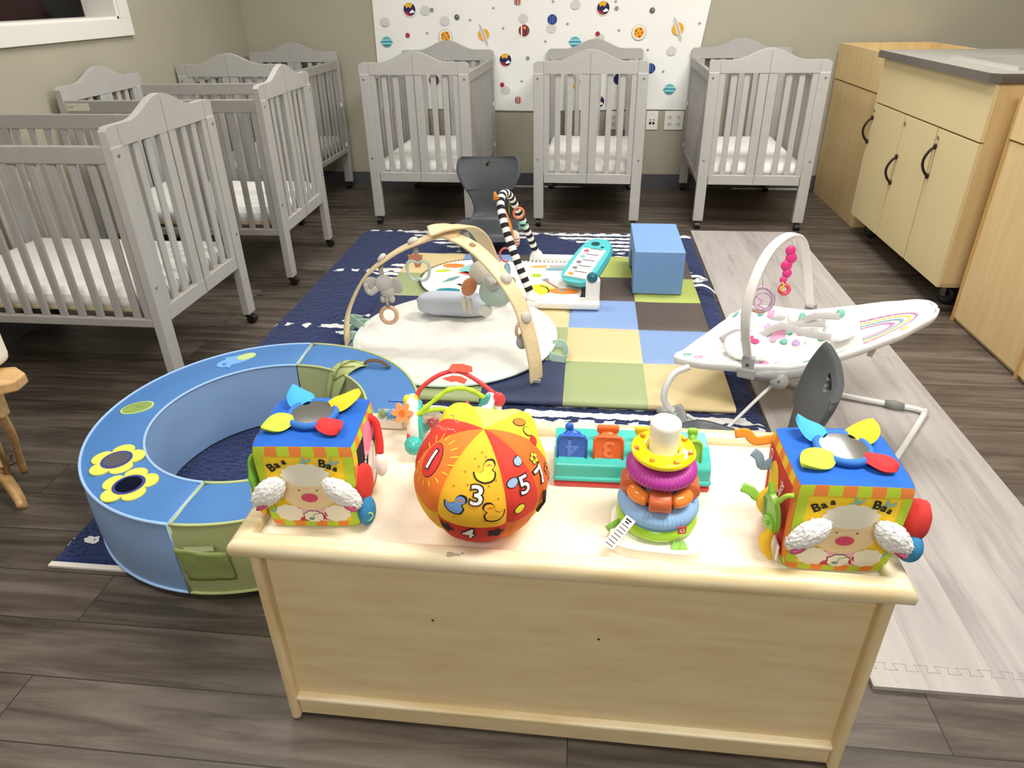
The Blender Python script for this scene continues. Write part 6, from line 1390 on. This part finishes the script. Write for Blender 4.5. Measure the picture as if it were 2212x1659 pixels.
# ================================================================ pop up toy
PU = thing('pop_up_toy', 'teal pop up toy with coloured number lids behind the ring stacker', 'toy', (.105, 1.118, TZ), R_(1))
q = MB(); te = mat('popup_teal', '43b9ae', .25); q.set(te)
prof = [(-.052, .012), (-.052, .052), (-.040, .062), (-.006, .074), (.046, .074), (.052, .060), (.052, .012)]
hwp = .150
q.prism([(y, z) for y, z in prof][::-1], -hwp, hwp, lambda x, y, z: Vector((z, x, y))); q.box((0, 0, .020), (2*hwp+.006, .110, .014), .005); bo = q.build('body', PU, bevel=.006, fix=True)
q = MB(); q.set(mat('popup_red', 'cf3f3e', .35)); q.box((0, 0, .0065), (2*hwp+.002, .106, .012), .004); q.build('base_plate', PU)
for k, (x, nm, hx, tx) in enumerate(((-.117, 'blue', '2d63c4', '4'), (-.047, 'orange', 'ea6a2e', '3'), (.027, 'yellow', 'f0c22e', '2'), (.117, 'green', '8cc83c', '1'))):
    lm = mat('lid_'+nm, hx, .28); q = MB(); q.set(lm); fr5 = frame((x, -.036, .058), (1, 0, 0), (0, .10, 1))
    w_, h_ = (.029, .052) if k < 3 else (.013, .05)
    pl_ = [(-w_, 0), (w_, 0), (w_, h_-.014)]+[(w_-.012+.012*math.cos(a), h_-.012+.012*math.sin(a)) for a in [R_(d) for d in range(0, 91, 15)]]+[(-w_+.012+.012*math.cos(a), h_-.012+.012*math.sin(a)) for a in [R_(d) for d in range(90, 181, 15)]]
    q.prism(pl_, -.003, .003, fr5)
    rimt = [fr5(px_*.96, py_*.96+.001, .0035) for px_, py_ in pl_[2:]]; q.tube([fr5(w_*.96, 0, .0035)]+rimt+[fr5(-w_*.96, 0, .0035)], .0022, 8)
    lo_ = q.build('lid', PU, fix=True)
    if k < 3:
        m = MB(); m.set(mat('lid_number_'+nm, {'blue': '4f82da', 'orange': 'f58450', 'yellow': 'f6d552'}[nm], .3)); m.text(tx, .050, fr5, .0042, PI, (0, .026), bold=.0012); m.build('number', lo_)
    m = MB(); m.set(lm); m.ell((x, .0, .080), (w_*.75, .012, .020)); m.ell((x-.006, .004, .104), (w_*.3, .007, .010)) if k == 0 else m.box((x, .004, .102), (w_*1.5, .012, .016), .004); m.build('pop_up_animal', PU)

# ================================================================ spinner toy with clear balls
SP = thing('bead_rattle_wheel', 'wheel toy with clear bead balls and red and lime arches behind the number ball', 'toy', (-.28, 1.185, TZ))
q = MB(); q.set(mat('wheel_white', 'f2f0ec', .3)); q.torus((-.362, 1.185, .545), .044, .013, rot=RZ(12) @ RY(90), nR=36); q.build('wheel', SP, world=True); q = MB(); q.set(_m['wheel_white']); q.torus((-.200, 1.20, .548), .046, .013, rot=RZ(-8) @ RY(90), nR=36); q.build('wheel', SP, world=True)
q = MB(); q.set(te); q.torus((-.352, 1.183, .545), .036, .011, rot=RZ(12) @ RY(90), nR=36); q.build('teal_band', SP, world=True); q = MB(); q.set(te); q.torus((-.210, 1.198, .548), .038, .011, rot=RZ(-8) @ RY(90), nR=36); q.build('teal_band', SP, world=True); q = MB(); q.set(te); q.ell((-.350, 1.125, .522), (.020, .018, .020), fn=lambda d: 1+.05*math.sin(math.atan2(d.y, d.z)*9)); q.build('teal_hub', SP, world=True)
clear = mat('ball_clear', 'f4f6f6', .03, trans=.92, alpha=.55)
for x, z, c1 in ((-.322, .540, 'bit_red'), (-.278, .545, 'bit_lime'), (-.235, .545, 'bit_white')):
    m = MB(); m.set(clear); m.ell((x, 1.185, z), (.027, .027, .027), nu=32, nv=20); bo_ = m.build('clear_ball', SP, world=True)
    m = MB(); m.set(mat(c1, {'bit_red': 'd23c52', 'bit_lime': 'a3d63a', 'bit_white': 'f1e4d8'}[c1], .4)); m.ell((x+.002, 1.183, z), (.013, .010, .012), fn=lambda d: 1+.25*nz(d*3)); m.set(te); m.ell((x-.012, 1.18, z-.008), (.006, .006, .010)); m.build('bead', bo_, world=True)
q = MB(); q.set(mat('arch_red', 'dc4149', .4)); q.tube([(-.358, 1.20, .585), (-.345, 1.205, .613), (-.305, 1.215, .642), (-.265, 1.22, .648), (-.225, 1.22, .626), (-.190, 1.215, .600)], .0048, 10, smooth_k=6); q.build('red_arch', SP, world=True)
q = MB(); q.set(mat('butterfly_red', 'e24a2c', .4))
fr6 = frame((-.266, 1.213, .646), (1, .1, -.1), (0, .5, .8)); q.prism([(-.022, .006), (-.010, .002), (0, .006), (.012, .004), (.030, .006), (.028, .018), (.008, .022), (-.014, .020)], -.002, .002, fr6); q.prism([(-.034, -.012), (-.012, -.004), (.006, -.004), (.020, -.010), (.014, -.020), (-.004, -.016), (-.014, -.018)], -.002, .002, fr6); q.build('butterfly', SP, world=True)
q = MB(); q.set(mat('vine_lime', 'b5dc2f', .4)); q.tube([(-.372, 1.15, .575), (-.345, 1.155, .580), (-.315, 1.165, .604), (-.283, 1.175, .628), (-.250, 1.18, .632), (-.222, 1.185, .618), (-.197, 1.19, .590), (-.192, 1.19, .575)], .0052, 10, smooth_k=6, rfun=lambda u: .0050+.0009*math.sin(u*60)); q.tube([(-.345, 1.155, .580), (-.315, 1.165, .586), (-.285, 1.17, .584), (-.262, 1.175, .570)], .0046, 10, smooth_k=5); q.build('lime_vine', SP, world=True)
q = MB(); q.set(mat('flower_orange', 'f5a066', .4)); fr7 = frame((-.372, 1.142, .590), (1, 0, 0), (0, .35, .94)); q.prism([(.014+.011*abs(math.cos(2.5*a))) and ((.012+.011*abs(math.cos(3*a)))*math.cos(a), (.012+.011*abs(math.cos(3*a)))*math.sin(a)) for a in [2*PI*i/72 for i in range(72)]], -.003, .003, fr7); fl = q.build('orange_flower', SP, world=True)
q = MB(); q.set(mat('flower_center_orange', 'd9762e', .4)); q.prism(circ(0, 0, .007, 16), .003, .004, fr7); q.build('flower_center', fl, world=True)
q = MB(); q.set(mat('knob_yellow', 'f6dc2a', .35)); q.box((-.366, 1.19, .592), (.030, .020, .018), .005); q.build('yellow_knob', SP, world=True)
q = MB(); q.set(mat('bow_teal', '4fb3ae', .4)); q.tube([(-.218, 1.18, .582), (-.208, 1.178, .598), (-.196, 1.176, .622)], .005, 10, smooth_k=4, rfun=lambda u: .004+.003*math.sin(PI*u)); q.set(_m['arch_red']); q.ell((-.180, 1.20, .596), (.014, .008, .017)); q.ell((-.248, 1.20, .578), (.006, .006, .010)); q.ell((-.360, 1.135, .532), (.007, .007, .016)); q.build('teal_bow', SP, world=True)
q = MB(); q.set(mat('paddle_yellow', 'f0b52a', .4)); q.ell((-.305, 1.115, .523), (.030, .006, .012), rot=RY(-28)); q.build('yellow_paddle', SP, world=True)
LT = thing('bead_tube_toy', 'small clear tube of blue and green beads lying behind the left activity cube', 'toy', (-.43, 1.245, TZ))
q = MB(); q.set(clear); q.tube([(-.445, 1.243, .522), (-.400, 1.243, .522)], .013, 16); q.build('tube', LT, world=True)
for x, m in ((-.436, mat('bead_olive', '8aa04a', .4)), (-.421, mat('bead_sky', '3f9bd8', .4)), (-.407, _m['bead_sky'])): q = MB(); q.set(m); q.ell((x, 1.243, .522), (.008, .008, .009)); q.build('bead', LT, world=True)
q = MB(); q.set(M_whiteplastic); q.box((-.4225, 1.245, .4985), (.06, .02, .022), .004); q.build('stand', LT, world=True)

SP.location += Vector((.012, -.004, .012)); LT.location += Vector((0, -.008, .010))
